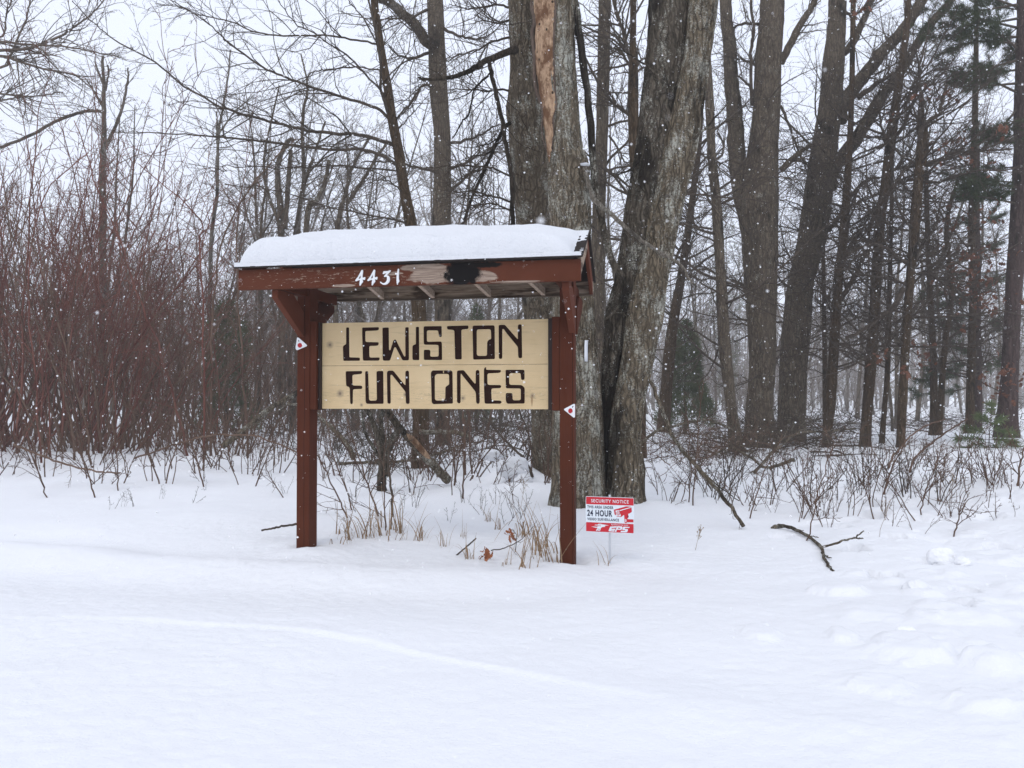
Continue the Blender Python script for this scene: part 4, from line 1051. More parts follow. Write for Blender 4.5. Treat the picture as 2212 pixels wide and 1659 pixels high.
def pine(label, base, trunk_rows, Y, boughs, seed, name='pine_tree', mat='needle', nl=.17, dens=1.0, nw=.0036):
    e, o = tree_root(name, base[0], base[1], label)
    if trunk_rows: trunk('trunk', trunk_rows, M['bark_pine'], e, o, Y, .014, 30, seed, dz=.04)
    r = np.random.RandomState(seed); T = Tubes(); V, TR = [], []
    for (x0, y0, x1, y1) in boughs:
        sag = 8 * r.normal()
        pth = pxpath([(x0, y0), ((x0 + x1) / 2, (y0 + y1) / 2 + sag), (x1, y1)], Y, Y - 1.2 + 2.4 * r.rand(), 14)
        L = np.linalg.norm(pth[-1] - pth[0])
        T.add(pth, np.linspace(.010 + .010 * L, .004, 14))
        for c in range(int(20 * dens * max(1, L))):
            p, tn = sample(pth, r.uniform(.2, 1))
            q = wander(p, side_dir(tn, r.uniform(.4, 1.0), r, .45), r.uniform(.15, .5) * min(1.2, .4 + L * .3), 5, .18, r, .06)
            T.add(q, np.linspace(.005, .0025, 5))
            for t in (.35, .55, .75, .9, 1.0):
                c_, t_ = sample(q, t)
                tufts(V, TR, c_, t_, 11, nl, nw, r)
    T.build('bough', M['twig'], e, o)
    np_mesh('needles', V, None, M[mat], e, o, False, TR)
    return e
rr = np.random.RandomState(3)
bough = []
for y0, y1, x1 in ((15, -20, 2020), (40, 60, 2010), (60, 30, 2060), (95, 110, 2040), (105, 60, 2110), (130, 165, 2080), (150, 150, 2110), (235, 285, 2110), (255, 300, 2130), (290, 300, 2150), (395, 385, 2060), (405, 400, 2090), (410, 430, 2110), (440, 420, 2080), (10, 20, 1985), (80, 75, 2000), (180, 175, 2060), (200, 150, 2040), (360, 375, 2110), (60, 90, 2150), (130, 120, 2180), (20, 0, 2140)):
    bough.append((2198, y0, x1, y1))
pine('big dark pine trunk cut by the right edge, needle boughs reaching left', (2160, 915), [(-420,2205,2245),(0,2200,2238),(200,2196,2236),(400,2190,2230),(518,2182,2216),(616,2174,2206),(746,2168,2200),(860,2160,2196),(915,2152,2196),(945,2148,2200)], 16.2, bough, 81, nl=.15)
bough = []
for y0, y1, x1 in ((560, 545, 2040), (590, 600, 2050), (620, 600, 2150), (680, 700, 2050), (700, 705, 2030), (720, 700, 2170), (760, 740, 2060), (790, 800, 2010), (810, 825, 1990), (800, 780, 2170), (540, 520, 2160), (500, 490, 2060), (640, 660, 2030), (830, 850, 1980), (690, 690, 2190), (660, 640, 2000), (430, 420, 2090), (450, 470, 2150)):
    bough.append((2112, y0, x1, y1))
pine('smaller pine with flat feathery boughs, left of the big edge pine', (2115, 905), [(330,2110,2116),(500,2108,2117),(700,2107,2119),(905,2106,2121),(930,2105,2122)], 20.0, bough, 82, nl=.16, dens=.8)
# young pine sapling in the snow
e, o = tree_root('pine_sapling', 2135, 968, 'small young pine sapling with tufted green needles poking from the snow', 'sapling')
r = np.random.RandomState(9); T = Tubes(); V, TR = [], []
Ys = o[1]
main = pxpath([(2135, 985), (2137, 940), (2140, 905), (2142, 880)], Ys, Ys, 10); T.add(main, np.linspace(.012, .005, 10))
for (x0, y0, x1, y1) in ((2136, 950, 2070, 948), (2136, 955, 2065, 975), (2137, 940, 2085, 925), (2138, 930, 2190, 935), (2137, 945, 2205, 968), (2137, 955, 2180, 985), (2137, 960, 2110, 990), (2139, 920, 2165, 905), (2139, 915, 2118, 900), (2137, 960, 2160, 1000), (2138, 950, 2190, 955), (2141, 900, 2140, 875)):
    q = pxpath([(x0, y0), ((x0 + x1) / 2, (y0 + y1) / 2 - 2), (x1, y1)], Ys, Ys + r.uniform(-.4, .4), 8)
    T.add(q, np.linspace(.006, .003, 8))
    for t in (.2, .35, .5, .62, .74, .86, .95, 1.0):
        c_, t_ = sample(q, t); tufts(V, TR, c_, t_, 26, .0125 * Ys, .0004 * Ys, r)
T.build('stem', M['twig'], e, o); np_mesh('needles', V, None, M['needle_young'], e, o, False, TR)

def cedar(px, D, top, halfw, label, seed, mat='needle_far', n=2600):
    x = (px - W0 / 2) / F0 * D; o = np.array([x, D, gz(x, D)]); e = empty('cedar_tree', o); tag(e, label, 'tree')
    r = np.random.RandomState(seed); Y = o[1]; Ht = at(px, top, Y)[2] - o[2]; Rw = halfw * Y / F0
    T = Tubes(); T.add(np.array([o + np.array([0, 0, Ht * t]) for t in np.linspace(-.03, 1, 8)]), np.linspace(.06, .01, 8)); T.build('trunk', M['bark_brown'], e, o, 8)
    V, TR = [], []
    for _ in range(n):
        t = r.beta(1.3, 1.6); rad = Rw * min(1, 1.25 * (1 - t ** 2.2)) * (.4 + .6 * r.rand() ** .4) * (1 + .3 * math.sin(7 * t + seed))
        a = r.rand() * 6.283
        c = o + np.array([math.cos(a) * rad, math.sin(a) * rad, Ht * (.04 + .95 * t)])
        tufts(V, TR, c, unit(np.array([math.cos(a), math.sin(a), .9])), 4, .24, .008, r)
    np_mesh('crown', V, None, M[mat], e, o, False, TR)
cedar(1480, 23, 690, 48, 'rounded dull green cedar right of the lichen clump at the wood edge', 1)
cedar(488, 20, 640, 58, 'hazy olive evergreen behind the red stems left of the sign', 2, n=1500)
cedar(1030, 24, 655, 34, 'small evergreen seen through the gap between roof and board', 3, n=700)
cedar(1570, 45, 380, 30, 'tall thin hazy evergreen behind the two-stemmed trunk', 4, n=900)

# ------------------------------------------------------------------ prototypes of shrubs and far trees
def shrub_mesh(seed, stems, H, spread, tw, r0=.012, amp=.07, lv=2, rm=.0022, up=.05, lean=.22, sub=4, ntw=11):
    r = np.random.RandomState(seed); T = Tubes()
    for _ in range(stems):
        a = r.rand() * 6.283; d0 = r.rand() ** .5 * spread
        h = H * r.uniform(.55, 1.0)
        p = np.array([math.cos(a) * d0, math.sin(a) * d0, -.12])
        d = np.array([math.cos(a) * lean * r.rand() * 1.6, math.sin(a) * lean * r.rand() * 1.6, 1])
        q = wander(p, d, h, 11, amp, r, up)
        rd = np.linspace(r0 * r.uniform(.5, 1.2), .0028, 11)
        T.add(q, rd)
        twigs(T, q, rd, r, ntw, h * .26, lv, .34, .14, .06, (.4, 1.1), rm, .42, sub)
    o = T.build('tmp', None)
    me = o.data; bpy.data.objects.remove(o)
    return me
def wood_mesh(seed, H, r0, nb, fork=False, rm=.006, L=.3):
    """far tree: returns (trunk mesh, crown mesh)"""
    r = np.random.RandomState(seed); T = Tubes(); K = Tubes()
    stems = [wander((0, 0, -.3), (r.normal(0, .06), r.normal(0, .06), 1), H, 14, .05, r, .04)]
    if fork:
        p, t = sample(stems[0], .25); stems.append(wander(p, t + np.array([r.choice([-.45, .45]), .1, .1]), H * .7, 12, .06, r, .06))
    for s in stems:
        rd = np.linspace(r0, r0 * .14, len(s)); K.add(s, rd)
        twigs(T, s, rd, r, nb, H * L, 3, .22, .15, .03, (.5, 1.15), rm, .42, 6)
    out = []
    for t in (K, T):
        o = t.build('tmp', None, sides=3); out.append(o.data); bpy.data.objects.remove(o)
    return out
def place_shrub(me, mat, p, rz, s, name, label, cat, group, tilt=(0, 0)):
    if not me.materials: me.materials.append(mat)
    o = bpy.data.objects.new(name, me); link(o)
    o.location = Vector([float(v) for v in p]); o.rotation_euler = (tilt[0], tilt[1], rz); o.scale = (s, s, s)
    return tag(o, label, cat, group)

r = np.random.RandomState(77)
# red thicket, left
red = [shrub_mesh(200 + k, 9, 4.6, .7, None, .016, .105, 2, .0038, .03, .50, 4, 7) for k in range(5)]
brn = [shrub_mesh(220 + k, 8, 4.4, .65, None, .019, .11, 2, .0038, .03, .50, 4, 7) for k in range(4)]
for k in range(46):
    px = -160 + 560 * (k / 46) + r.uniform(-12, 12)
    py = r.uniform(925, 985) - (8 if px > 300 else 0)
    p = gat(px, py)
    hs = 1.42 - .0011 * max(0, px) + r.uniform(-.36, .18)
    kind = r.rand() < .55
    me = (red if kind else brn)[r.randint(4)]
    if kind: place_shrub(me, M['twig_red'], p, r.rand() * 6.28, hs * p[1] / 12.5, 'red_shrub', 'tall red-stemmed shrub in the dense thicket at the left', 'shrub', 'red-stemmed shrubs of the left thicket')
    else: place_shrub(me, M['twig_red_brown'], p, r.rand() * 6.28, hs * p[1] / 12.5, 'brown_shrub', 'tall brown-stemmed shrub mixed into the red thicket at the left', 'shrub', 'brown-stemmed shrubs of the left thicket')
for k in range(26):
    px = 380 + 300 * (k / 26) + r.uniform(-12, 12)
    p = gat(px, r.uniform(905, 985))
    place_shrub(brn[r.randint(4)], M['twig_red_brown'], p, r.rand() * 6.28, r.uniform(.50, .85) * p[1] / 12.5, 'brown_shrub', 'lower brown shrub between the red thicket and the left post', 'shrub', 'lower brown shrubs left of the sign')
# tall bowed stems standing out of the thicket
for k, pts in enumerate(([(405, 985), (385, 900), (340, 740), (290, 620), (262, 520), (208, 400), (160, 260)], [(440, 1000), (442, 760), (432, 540), (430, 470), (300, 355)], [(535, 990), (525, 800), (515, 640), (513, 470), (540, 400)], [(200, 1010), (170, 850), (110, 640), (60, 520), (0, 430)], [(90, 1000), (75, 800), (60, 600), (100, 420), (190, 330)], [(455, 985), (460, 700), (480, 520), (560, 380), (640, 300)])):
    e, o = tree_root('tall_stem', pts[0][0], pts[0][1], ['tall bowed red stem at the right side of the left thicket', 'kinked red stem rising in front of the thicket, right of the bowed one', 'upright dark stem just left of the sign roof', 'tall stem leaning left out of the thicket', 'tall stem near the left edge bending right at its tip', 'stem right of the kinked one, leaning toward the sign'][k], 'shrub')
    T = Tubes(); limb(T, pts, o[1], o[1] - .3, 5.5, 2, r, 24, 1.0, 2, wob=.012, rmin=.0028, up=.05)
    T.build('stem', M['twig_red' if k in (0, 1, 4) else 'twig_red_brown'], e, o)

# brush behind, in the middle and at the right
gry = [shrub_mesh(240 + k, 9, 3.2, .6, None, .012, .10, 2, .0034, .02, .5, 4, 11) for k in range(5)]
for k in range(44):
    px = 640 + 560 * (k / 44) + r.uniform(-14, 14)
    p = gat(px, r.uniform(895, 935))
    place_shrub(gry[r.randint(5)], M['twig_gray'], p, r.rand() * 6.28, r.uniform(.9, 1.45) * p[1] / 20, 'grey_shrub', 'leafless grey brush seen behind the sign', 'shrub', 'grey brush behind the sign')
for k in range(26):
    px = 1420 + 470 * (k / 26) + r.uniform(-14, 14)
    p = gat(px, r.uniform(884, 915))
    place_shrub(gry[r.randint(5)], M['twig_gray'], p, r.rand() * 6.28, r.uniform(.35, .75) * p[1] / 20, 'grey_shrub', 'leafless grey brush among the right-hand trunks', 'shrub', 'grey brush among the right-hand trunks')

low = [shrub_mesh(280 + k, 9, 1.5, .5, None, .012, .18, 2, .0036, .0, 1.0, 4, 8) for k in range(5)]
for k in range(30):
    p = gat(680 + 540 * (k / 30) + r.uniform(-14, 14), r.uniform(925, 1010))
    place_shrub(low[r.randint(5)], M['twig'], p, r.rand() * 6.28, r.uniform(.4, .8), 'low_shrub', 'low dark leafless shrub in the tangle under the board', 'shrub', 'low dark shrubs behind the posts')
low2 = []
for me in low:
    m2 = me.copy(); m2.materials.clear(); m2.materials.append(M['twig_red_brown']); low2.append(m2)
for k in range(84):
    lx_ = 1400 + 800 * (k / 84) + r.uniform(-14, 14)
    p = gat(lx_, r.uniform(925, 1000) if lx_ < 1780 else r.uniform(905, 940))
    kd = r.rand() < .35
    place_shrub((low2 if kd else low)[r.randint(5)], M['twig'], p, r.rand() * 6.28, r.uniform(.26, .55), 'low_shrub', 'low brown leafless shrub between the right-hand trunks' if kd else 'low dark leafless shrub between the right-hand trunks', 'shrub', 'low brown shrubs at the right' if kd else 'low dark shrubs at the right')
# far woods
protos = []
for k in range(7):
    protos.append(wood_mesh(300 + k, r.uniform(9, 12.5), r.uniform(.06, .115), 22, k % 2 == 0, .0075, .30))
def far_tree(k, p, s, rz, label, group, mt, mc):
    tm, cm = protos[k]
    if not tm.materials: tm.materials.append(M['bark_far'])
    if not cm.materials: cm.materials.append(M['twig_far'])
    e = empty('far_tree', p, rz); e.scale = (s, s, s); tag(e, label, 'tree', group)
    link(bpy.data.objects.new('trunk', tm), e); link(bpy.data.objects.new('crown', cm), e)
for a, b, n_, label, grp in ((-260, 520, 44, 'pale grey leafless tree in the hazy woods beyond the red thicket', 'hazy trees beyond the red thicket'),
                             (520, 1120, 44, 'pale grey leafless tree in the hazy woods behind the sign', 'hazy trees behind the sign'),
                             (1120, 2480, 42, 'leafless tree in the hazy woods beyond the right-hand trunks', 'hazy trees beyond the right-hand trunks')):
    for k in range(n_):
        px = a + (b - a) * (k + r.rand()) / n_
        D = r.uniform(21, 58)
        x = (px - W0 / 2) / F0 * D
        far_tree(r.randint(7), (x, D, gz(x, D)), r.uniform(.65, 1.15) * (.75 + D / 130), r.rand() * 6.28, label, grp, None, None)
# far treeline as one mass
r = np.random.RandomState(5); T = Tubes()
for k in range(640):
    D = r.uniform(60, 120); px = r.uniform(-500, 2700); x = (px - W0 / 2) / F0 * D
    h = r.uniform(7, 14)
    s = wander((x, D, -.3), (r.normal(0, .08), 0, 1), h, 8, .05, r, .04); rd = np.linspace(.09, .03, 8); T.add(s, rd)
    twigs(T, s, rd, r, 18, h * .36, 2, .04, .17, .03, (.5, 1.2), .018, .5, 7)
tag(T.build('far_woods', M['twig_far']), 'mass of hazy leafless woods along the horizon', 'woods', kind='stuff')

# named dead and pale trees at the left and centre
def dpx(*p): return list(p)
def dead(label, base, stems, Y, mat, seed, nt=16, L=1.4, group=None):
    e, o = tree_root('dead_tree', base[0], base[1], label)
    r = np.random.RandomState(seed)
    for pts, w0, w1, k in stems:
        T = Tubes(); limb(T, pts, Y, Y, w0, w1, r, k, L, 3, wob=.007, rmin=.004, n=26, sub=4, amp=.2); T.build('trunk' if w0 > 12 else 'branch', mat, e, o, 4, .12)
dead('dead snag with jagged broken top rising above the red thicket', (225, 905), [(lcp((690, 2770), (680, 1300), (690, 900), (690, 620), (680, 370)), 17, 5, 18), (lcp((690, 1000), (790, 780), (845, 560), (850, 450)), 8, 3, 14), (lcp((685, 560), (650, 470), (630, 410)), 5, 3, 2), (lcp((690, 720), (620, 600), (580, 540)), 6, 3, 4), (lcp((700, 600), (720, 480), (715, 430)), 5, 3, 2), (lcp((690, 740), (560, 740), (380, 800), (200, 900), (0, 980)), 7, 6, 20)], 24, M['bark_far'], 501)
dead('pale birch-like trunk between the thicket and the sign roof', (450, 895), [(lcp((1380, 2750), (1400, 1659), (1440, 1300), (1450, 900), (1500, 600), (1530, 330)), 10, 3, 34), (lcp((1440, 950), (1440, 800), (1435, 740)), 5, 3, 3), (lcp((1445, 900), (1560, 740), (1680, 640)), 4, 2, 12)], 22, M['limb_pale'], 502)
dead('cluster of broken-topped grey stems left of the curved tree', (620, 905), [(c5p((400, 2900), (390, 1590), (370, 1300), (370, 1150), (430, 1000), (480, 970)), 16, 8, 16), (c5p((395, 1600), (300, 1350), (270, 1150), (310, 900), (380, 600)), 8, 3, 18), (c5p((420, 1600), (440, 1300), (460, 1050)), 11, 9, 6), (c5p((240, 2900), (250, 1650), (290, 1300)), 8, 5, 12)], 21, M['bark_far'], 503)
dead('grey forked stem with a lance-like leader left of the curved tree', (650, 903), [(c5p((500, 2900), (510, 1600), (550, 1290), (540, 950), (550, 750), (575, 650), (570, 560), (530, 380)), 11, 3, 26), (c5p((550, 1300), (600, 1150), (640, 1030), (700, 850)), 9, 4, 14), (c5p((545, 820), (540, 790)), 6, 5, 0)], 21.5, M['bark_far'], 504)
dead('two leaning grey poles just behind the left roof snow', (720, 903), [(c5p((540, 2900), (570, 1580), (640, 1400), (690, 1300), (730, 1120)), 13, 8, 8), (c5p((760, 2900), (790, 1580), (870, 1400), (970, 1250), (1060, 1100), (1140, 980)), 12, 5, 18), (c5p((780, 1600), (860, 1280), (900, 1150), (1010, 960)), 9, 4, 16)], 20, M['bark_far'], 505)
dead('off-frame tree whose branches fan in from the upper left corner', (-160, 940), [([(-150, 960), (-140, 600), (-120, 300), (-100, 0), (-90, -200)], 34, 22, 0), (lcp((-360, 340), (0, 335), (200, 318), (400, 240), (480, 185), (620, 80), (720, -40)), 8, 2, 30), (lcp((-360, 250), (0, 280), (250, 300), (450, 310), (640, 350), (800, 380)), 6, 2, 26), (lcp((-360, 400), (0, 375), (140, 410), (300, 460), (500, 500), (640, 620)), 8, 2, 34), (lcp((-360, 600), (0, 620), (200, 640), (420, 610)), 6, 2, 26), (lcp((-340, 700), (0, 665), (150, 640)), 6, 2, 20), (lcp((-340, 500), (0, 450), (60, 380), (120, 250), (180, 100), (200, 0)), 6, 3, 20), (lcp((-300, 350), (0, 250), (40, 100), (80, 0)), 5, 3, 14)], 16, M['twig_gray'], 506, L=1.5)

# ------------------------------------------------------------------ logs, stump, brush by the sign
def u7(*pts): return [(621 + x * .293, 864 + y * .293) for x, y in pts]
def log(name, label, cat, pts, Y0, Y1, w0, w1, mat, seed, nt=0, L=.3, extra=(), n=26):
    p = at(*pts[0], Y0); o = np.array([p[0], p[1], gz(p[0], p[1])])
    e = empty(name, o); tag(e, label, cat)
    r = np.random.RandomState(seed); T = Tubes()
    limb(T, pts, Y0, Y1, w0, w1, r, nt, L, 2, n=n, wob=.006)
    for q, a, b, c, d in extra: limb(T, q, a, b, c, d, r, 3, .2, 1, wob=.004)
    T.build('wood', mat, e, o, 8, .22)
    return e, o
log('leaning_log', 'dark leaning log with a strip of bare orange wood beneath the sign board', 'log', u7((1180, 590), (1120, 530), (1000, 400), (900, 290), (800, 170), (720, 60), (600, -80)), 8.7, 8.0, 19, 15, M['bark_gray'], 601, 6, .5)
gl = u7((1060, 450), (1000, 380), (930, 300), (880, 250))
e = [o for o in COL.objects if o.name == 'leaning_log'][0]
T = Tubes(); T.add(pxpath(gl, 8.50, 8.22, 10), [.004, .022, .03, .034, .036, .036, .034, .03, .022, .004]); T.build('bare_wood', M['rotten'], e, np.array(e.location), 8, .2)
log('forked_stump', 'black weathered forked stump beneath the left part of the sign board', 'stump', u7((700, 690), (695, 600), (700, 500), (700, 400), (660, 250), (620, 150), (560, 20), (520, -100)), 8.1, 8.0, 22, 7, M['bark_wet'], 602, 8, .5,
    [(u7((715, 560), (720, 420), (770, 300), (830, 225), (860, 240)), 8.08, 8.05, 22, 13), (u7((690, 480), (700, 300), (690, 150), (720, 20), (735, -120)), 8.1, 8.3, 13, 6), (u7((680, 420), (620, 330), (570, 230), (540, 60)), 8.1, 8.0, 9, 5)])
log('fallen_log', 'snow-dusted fallen log lying across behind the forked stump', 'log', u7((380, 470), (560, 462), (760, 460), (940, 440), (1100, 400), (1300, 330)), 9.6, 10.2, 7, 4, M['bark_gray'], 603, 16, .6)
log('fallen_branch', 'mossy curved branch end beneath the left end of the board', 'branch', u7((490, 430), (440, 330), (350, 230), (270, 150), (150, 60), (0, 20)), 9.4, 9.8, 12, 6, M['bark_gray'], 604, 6, .4)
log('fallen_log', 'short snapped log with stub beneath the middle of the board', 'log', u7((975, 235), (1050, 240), (1150, 235), (1250, 240), (1330, 270)), 9.6, 9.6, 10, 9, M['bark_gray'], 605, 3, .2)
log('dead_branch', 'long dead branch slanting down from the lichen tree into the snow at right', 'branch', c1p((380, 920), (420, 1010), (470, 1140), (520, 1240), (600, 1340), (700, 1450), (790, 1560), (858, 1665)), 6.6, 5.95, 8, 8, M['bark_gray'], 606, 8, .3, [(c1p((640, 1375), (720, 1450), (840, 1535)), 6.2, 6.1, 4, 2)])
def c4q(*pts): return [(2700/1.8517 + x / 1.5845 / 1.8517, 1700/1.8517 + y / 1.5845 / 1.8517) for x, y in pts]
def on_snow(pts, ks): return np.array([at(px, py, gat(px, py)[1] * k) for (px, py), k in zip(pts, ks)])
e = empty('fallen_branch', gat(*c4q((632, 652))[0])); tag(e, 'forked lichen-grey branch lying half buried in the open snow at right', 'branch')
T = Tubes(); r = np.random.RandomState(607)
for pts, ks, w0, w1 in ((c4q((615, 655), (640, 645), (700, 642), (770, 665), (850, 710), (925, 775), (945, 845), (975, 890), (1005, 925)), (1.0, .985, .975, .975, .98, .985, .99, .99, 1.0), .016, .007),
                    (c4q((925, 775), (1000, 755), (1080, 730), (1140, 712), (1165, 695), (1195, 673)), (.985, .97, .95, .935, .93, .92), .008, .004), (c4q((1135, 714), (1160, 716), (1192, 718)), (.935, .94, .95), .006, .004),
                    (c4q((930, 810), (960, 830), (992, 846)), (.985, .985, .99), .006, .003), (c4q((845, 706), (855, 716), (862, 706)), (.98, .98, .975), .008, .004), (c4q((805, 682), (790, 668), (812, 670)), (.98, .978, .975), .005, .003), (c4q((850, 706), (880, 706), (910, 712)), (.98, .98, .98), .004, .003)):
    q = smooth_path(on_snow(pts, ks), max(6, len(pts) * 4)); q[1:] += r.normal(0, .0022, q[1:].shape)
    T.add(q, np.linspace(w0, w1, len(q)) * (1 + .35 * (r.rand(len(q)) - .5)))
T.build('wood', M['bark_gray'], e, np.array(e.location), 8, .25)
log('fallen_branch', 'short bare stick lying against the left post just above the snow', 'branch', [(565, 1146), (590, 1141), (615, 1136), (642, 1132), (660, 1128)], 5.4, 5.35, 4, 5, M['twig'], 608)
log('fallen_branch', 'stick poking up at a slant from the snow between the posts', 'branch', u7((1225, 1162), (1300, 1100), (1390, 1020)), 4.95, 5.0, 3.5, 3, M['twig'], 609)
log('fallen_log', 'heavy slanting limb crossing low behind the brush left of the sign', 'log', [(480, 965), (520, 935), (560, 900), (600, 872), (640, 850), (700, 800)], 10.2, 10.4, 13, 9, M['bark_gray'], 610, 12, .7)
log('fallen_branch', 'long low red-brown branch arching over the snow left of the sign', 'branch', [(290, 990), (350, 970), (410, 950), (480, 940), (560, 945), (640, 975)], 9.5, 8.8, 4, 3, M['twig_red_brown'], 611, 14, .5)
log('fallen_branch', 'two-pronged red branch lying on the snow at the far left', 'branch', [(30, 960), (90, 985), (150, 1005), (230, 1020), (260, 1022)], 9.0, 8.4, 5, 3, M['twig_red_brown'], 612, 8, .4)
log('fallen_branch', 'curving grey dead limb lying in the brush below the double trunk', 'branch', c3p((290, 1560), (200, 1590), (100, 1610), (20, 1560), (-120, 1480), (-260, 1530)), 9.4, 10.5, 8, 4, M['bark_gray'], 613, 16, .6)
log('fallen_branch', 'second grey dead limb rising from the brush below the leaning giant', 'branch', c3p((30, 1640), (100, 1560), (220, 1450), (330, 1380), (500, 1370), (700, 1350)), 9.8, 13, 7, 4, M['bark_gray'], 614, 20, .7)
log('fallen_branch', 'long bowed bare branch over the snow right of the lichen clump', 'branch', c1p((330, 1250), (420, 1180), (560, 1140), (700, 1130), (820, 1180)), 8.6, 10, 7, 4, M['bark_gray'], 615, 14, .7)
for k, pts in enumerate(([(1920, 1010), (1930, 985), (1960, 950), (1990, 925), (2040, 905)], [(1965, 1020), (1975, 990), (2010, 960), (2050, 930), (2090, 905)])):
    log('bowed_stem', ['thick bowed reddish stem arching right over the snow at the right', 'second bowed reddish stem just right of the thick arching one'][k], 'branch', pts, [6.6, 6.9][k], 7.4, 5, 3, M['twig_red_brown'], 620 + k, 8, .3)

def brush(label, cx, cy, wx, wy, n, seed, mat, L=.9, thick=.012):
    r = np.random.RandomState(seed); T = Tubes()
    for _ in range(n):
        q0 = gat(cx + r.uniform(-wx, wx), cy + r.uniform(-wy, wy))
        q0 = q0 + np.array([0, 0, r.uniform(0, .5) ** 1.2])
        a = r.rand() * 6.283
        q = wander(q0, (math.cos(a), math.sin(a), r.uniform(-.15, .9)), L * r.uniform(.5, 1.5), 8, .17, r, -.02)
        for j in range(len(q)): q[j][2] = max(q[j][2], gz(q[j][0], q[j][1]) - .01)
        rd = np.linspace(thick * r.uniform(.4, 1.2), .003, 8); T.add(q, rd)
        twigs(T, q, rd, r, 6, L * .45, 1, .2, .16, .02, (.4, 1.1), .0028)
    tag(T.build('brush', M[mat], None, None, 4), label, kind='stuff')
brush('tangle of dark sticks and snow seen under the right half of the board', 1080, 945, 100, 48, 130, 701, 'twig', 1.0, .015)
brush('tangle of dead twigs under the left half of the board', 770, 935, 80, 32, 80, 702, 'twig_red_brown', .9, .011)
brush('low heap of dead twigs just left of the left post', 560, 930, 90, 40, 100, 703, 'twig', 1.1, .012)
brush('red-brown twiggy tangle at the foot of the thin leaning trunk', 1560, 960, 60, 50, 80, 704, 'twig_red_brown', .7, .009)
brush('grey dead brush lying below the double trunk', 1690, 955, 110, 38, 200, 705, 'twig', 1.2, .014)
brush('grey dead brush beneath the right-hand trunks', 1860, 935, 140, 18, 110, 706, 'twig', 1.0, .014)
brush('dark dead brush at the foot of the far-right pines', 2080, 922, 130, 10, 90, 707, 'twig', 1.0, .014)
brush('thin reddish twigs standing right of the lichen clump', 1470, 1000, 66, 50, 60, 708, 'twig_red_brown', .6, .006)

# snow lumps resting on the brush
for (px, py, Y, rx, rz_, lab) in ((1110, 1000, 8.4, .17, .12, 'rounded lump of snow on the dark sticks left of the rear grey trunk'), (1130, 1030, 8.0, .10, .08, 'smaller snow lump in front of the rounded one by the grey trunk'), (1062, 975, 9.3, .13, .07, 'little snow lump left of the rounded one, under the board')):
    c = at(px, py, Y); g0 = gz(c[0], c[1]); e = np.array([c[0], c[1], max(g0, c[2] - .05)])
    o = lumpball('snow_lump', (0, 0, 0), (rx, rx * .7, rz_), M['snow_cap'], None, None, int(px), .22, res=(40, 26)); o.location = Vector(e.tolist()); tag(o, lab, 'snow lump', 'snow lumps on the brush')

# ploughed chunks, right
def c4p(x, y): return (2700/1.8517 + x / 1.5845 / 1.8517, 1700/1.8517 + y / 1.5845 / 1.8517)
CH = [((1690, 850), (.075, .06, .06), 'snow_dirty', 'upright dirt-edged snow chunk near the right bank'), ((1830, 880), (.055, .045, .035), 'snow_dirty', 'small dirty snow chunk right of the upright dirt-edged one'),
      ((1470, 1345), (.050, .046, .042), 'snow_dirty', 'round speckled snowball-like chunk above the big broken block'), ((1530, 1045), (.085, .06, .045), 'snow', 'smooth rounded snow chunk on the open snow left of the bank')]
for k, (c, rad, mt, lab) in enumerate(CH):
    p = gat(*c4p(*c)); s = p[1] / 4.2
    o = lumpball('snow_chunk', (0, 0, 0), tuple(v * (.7 + .3 * s) for v in rad), M[mt], None, None, 900 + k, .17, res=(56, 36), sc=1.1)
    o.location = (p[0], p[1], p[2] + rad[2] * .1); o.rotation_euler = (0, 0, k * 1.3)
    tag(o, lab, 'snow chunk')

# ------------------------------------------------------------------ grass tufts, twigs and weeds in the snow
def grass_mesh(seed, n, h):
    r = np.random.RandomState(seed); V, Q = [], []
    a0 = r.rand() * 6.283
    for _ in range(n):
        a = a0 + r.normal(0, .9); lean = r.uniform(.1, 1.1); hh = h * r.uniform(.35, 1.15); w = .0026 * r.uniform(.6, 1.5)
        x0, y0 = r.normal(0, .018, 2); b = len(V); s = np.array([-math.sin(a), math.cos(a), 0]) * w
        droop = r.choice([0, .35, .8, 1.15], p=[.35, .3, .2, .15]); curl = r.normal(0, .25)
        for k in range(10):
            t = k / 9
            out = lean * hh * (t ** 1.6) * .75
            z = hh * (t - droop * t ** 3.2) - .03
            aa = a + curl * t
            c = np.array([x0 + math.cos(aa) * out, y0 + math.sin(aa) * out, z]); ww = s * (1 - t * .85)
            V += [c - ww, c + ww]
        for k in range(9): Q.append((b + 2 * k, b + 2 * k + 1, b + 2 * k + 3, b + 2 * k + 2))
    o = np_mesh('tmp', V, Q, M['grass']); me = o.data; bpy.data.objects.remove(o); return me
GR = [grass_mesh(800 + k, 7 + k, .27) for k in range(5)]
r = np.random.RandomState(15)
for k, (x, y) in enumerate(((430, 1060), (490, 1030), (550, 1010), (630, 1020), (715, 1005), (830, 1030), (950, 1045), (990, 1020), (1160, 1080), (1340, 1175), (1610, 1215), (1550, 960), (1730, 1235), (1880, 1150), (1985, 1200), (1940, 1130), (1460, 900), (780, 960), (690, 940), (1750, 1000), (1290, 1010), (870, 980), (1910, 1080), (1850, 1110), (400, 980))):
    p = gat(*u7((x, y))[0])
    place_shrub(GR[k % 5], M['grass'], p, r.rand() * 6.28, r.uniform(1.0, 1.6) * (1.25 if 1700 < x or x < 900 else .85), 'grass_tuft', 'dry tan grass tuft ' + ('beside the left post' if x < 760 else 'midway between the posts' if x < 1500 else 'by the right post'), 'grass', 'dry grass tufts ' + ('beside the left post' if x < 760 else 'midway between the posts' if x < 1500 else 'by the right post'))
p = gat(1306, 1221)
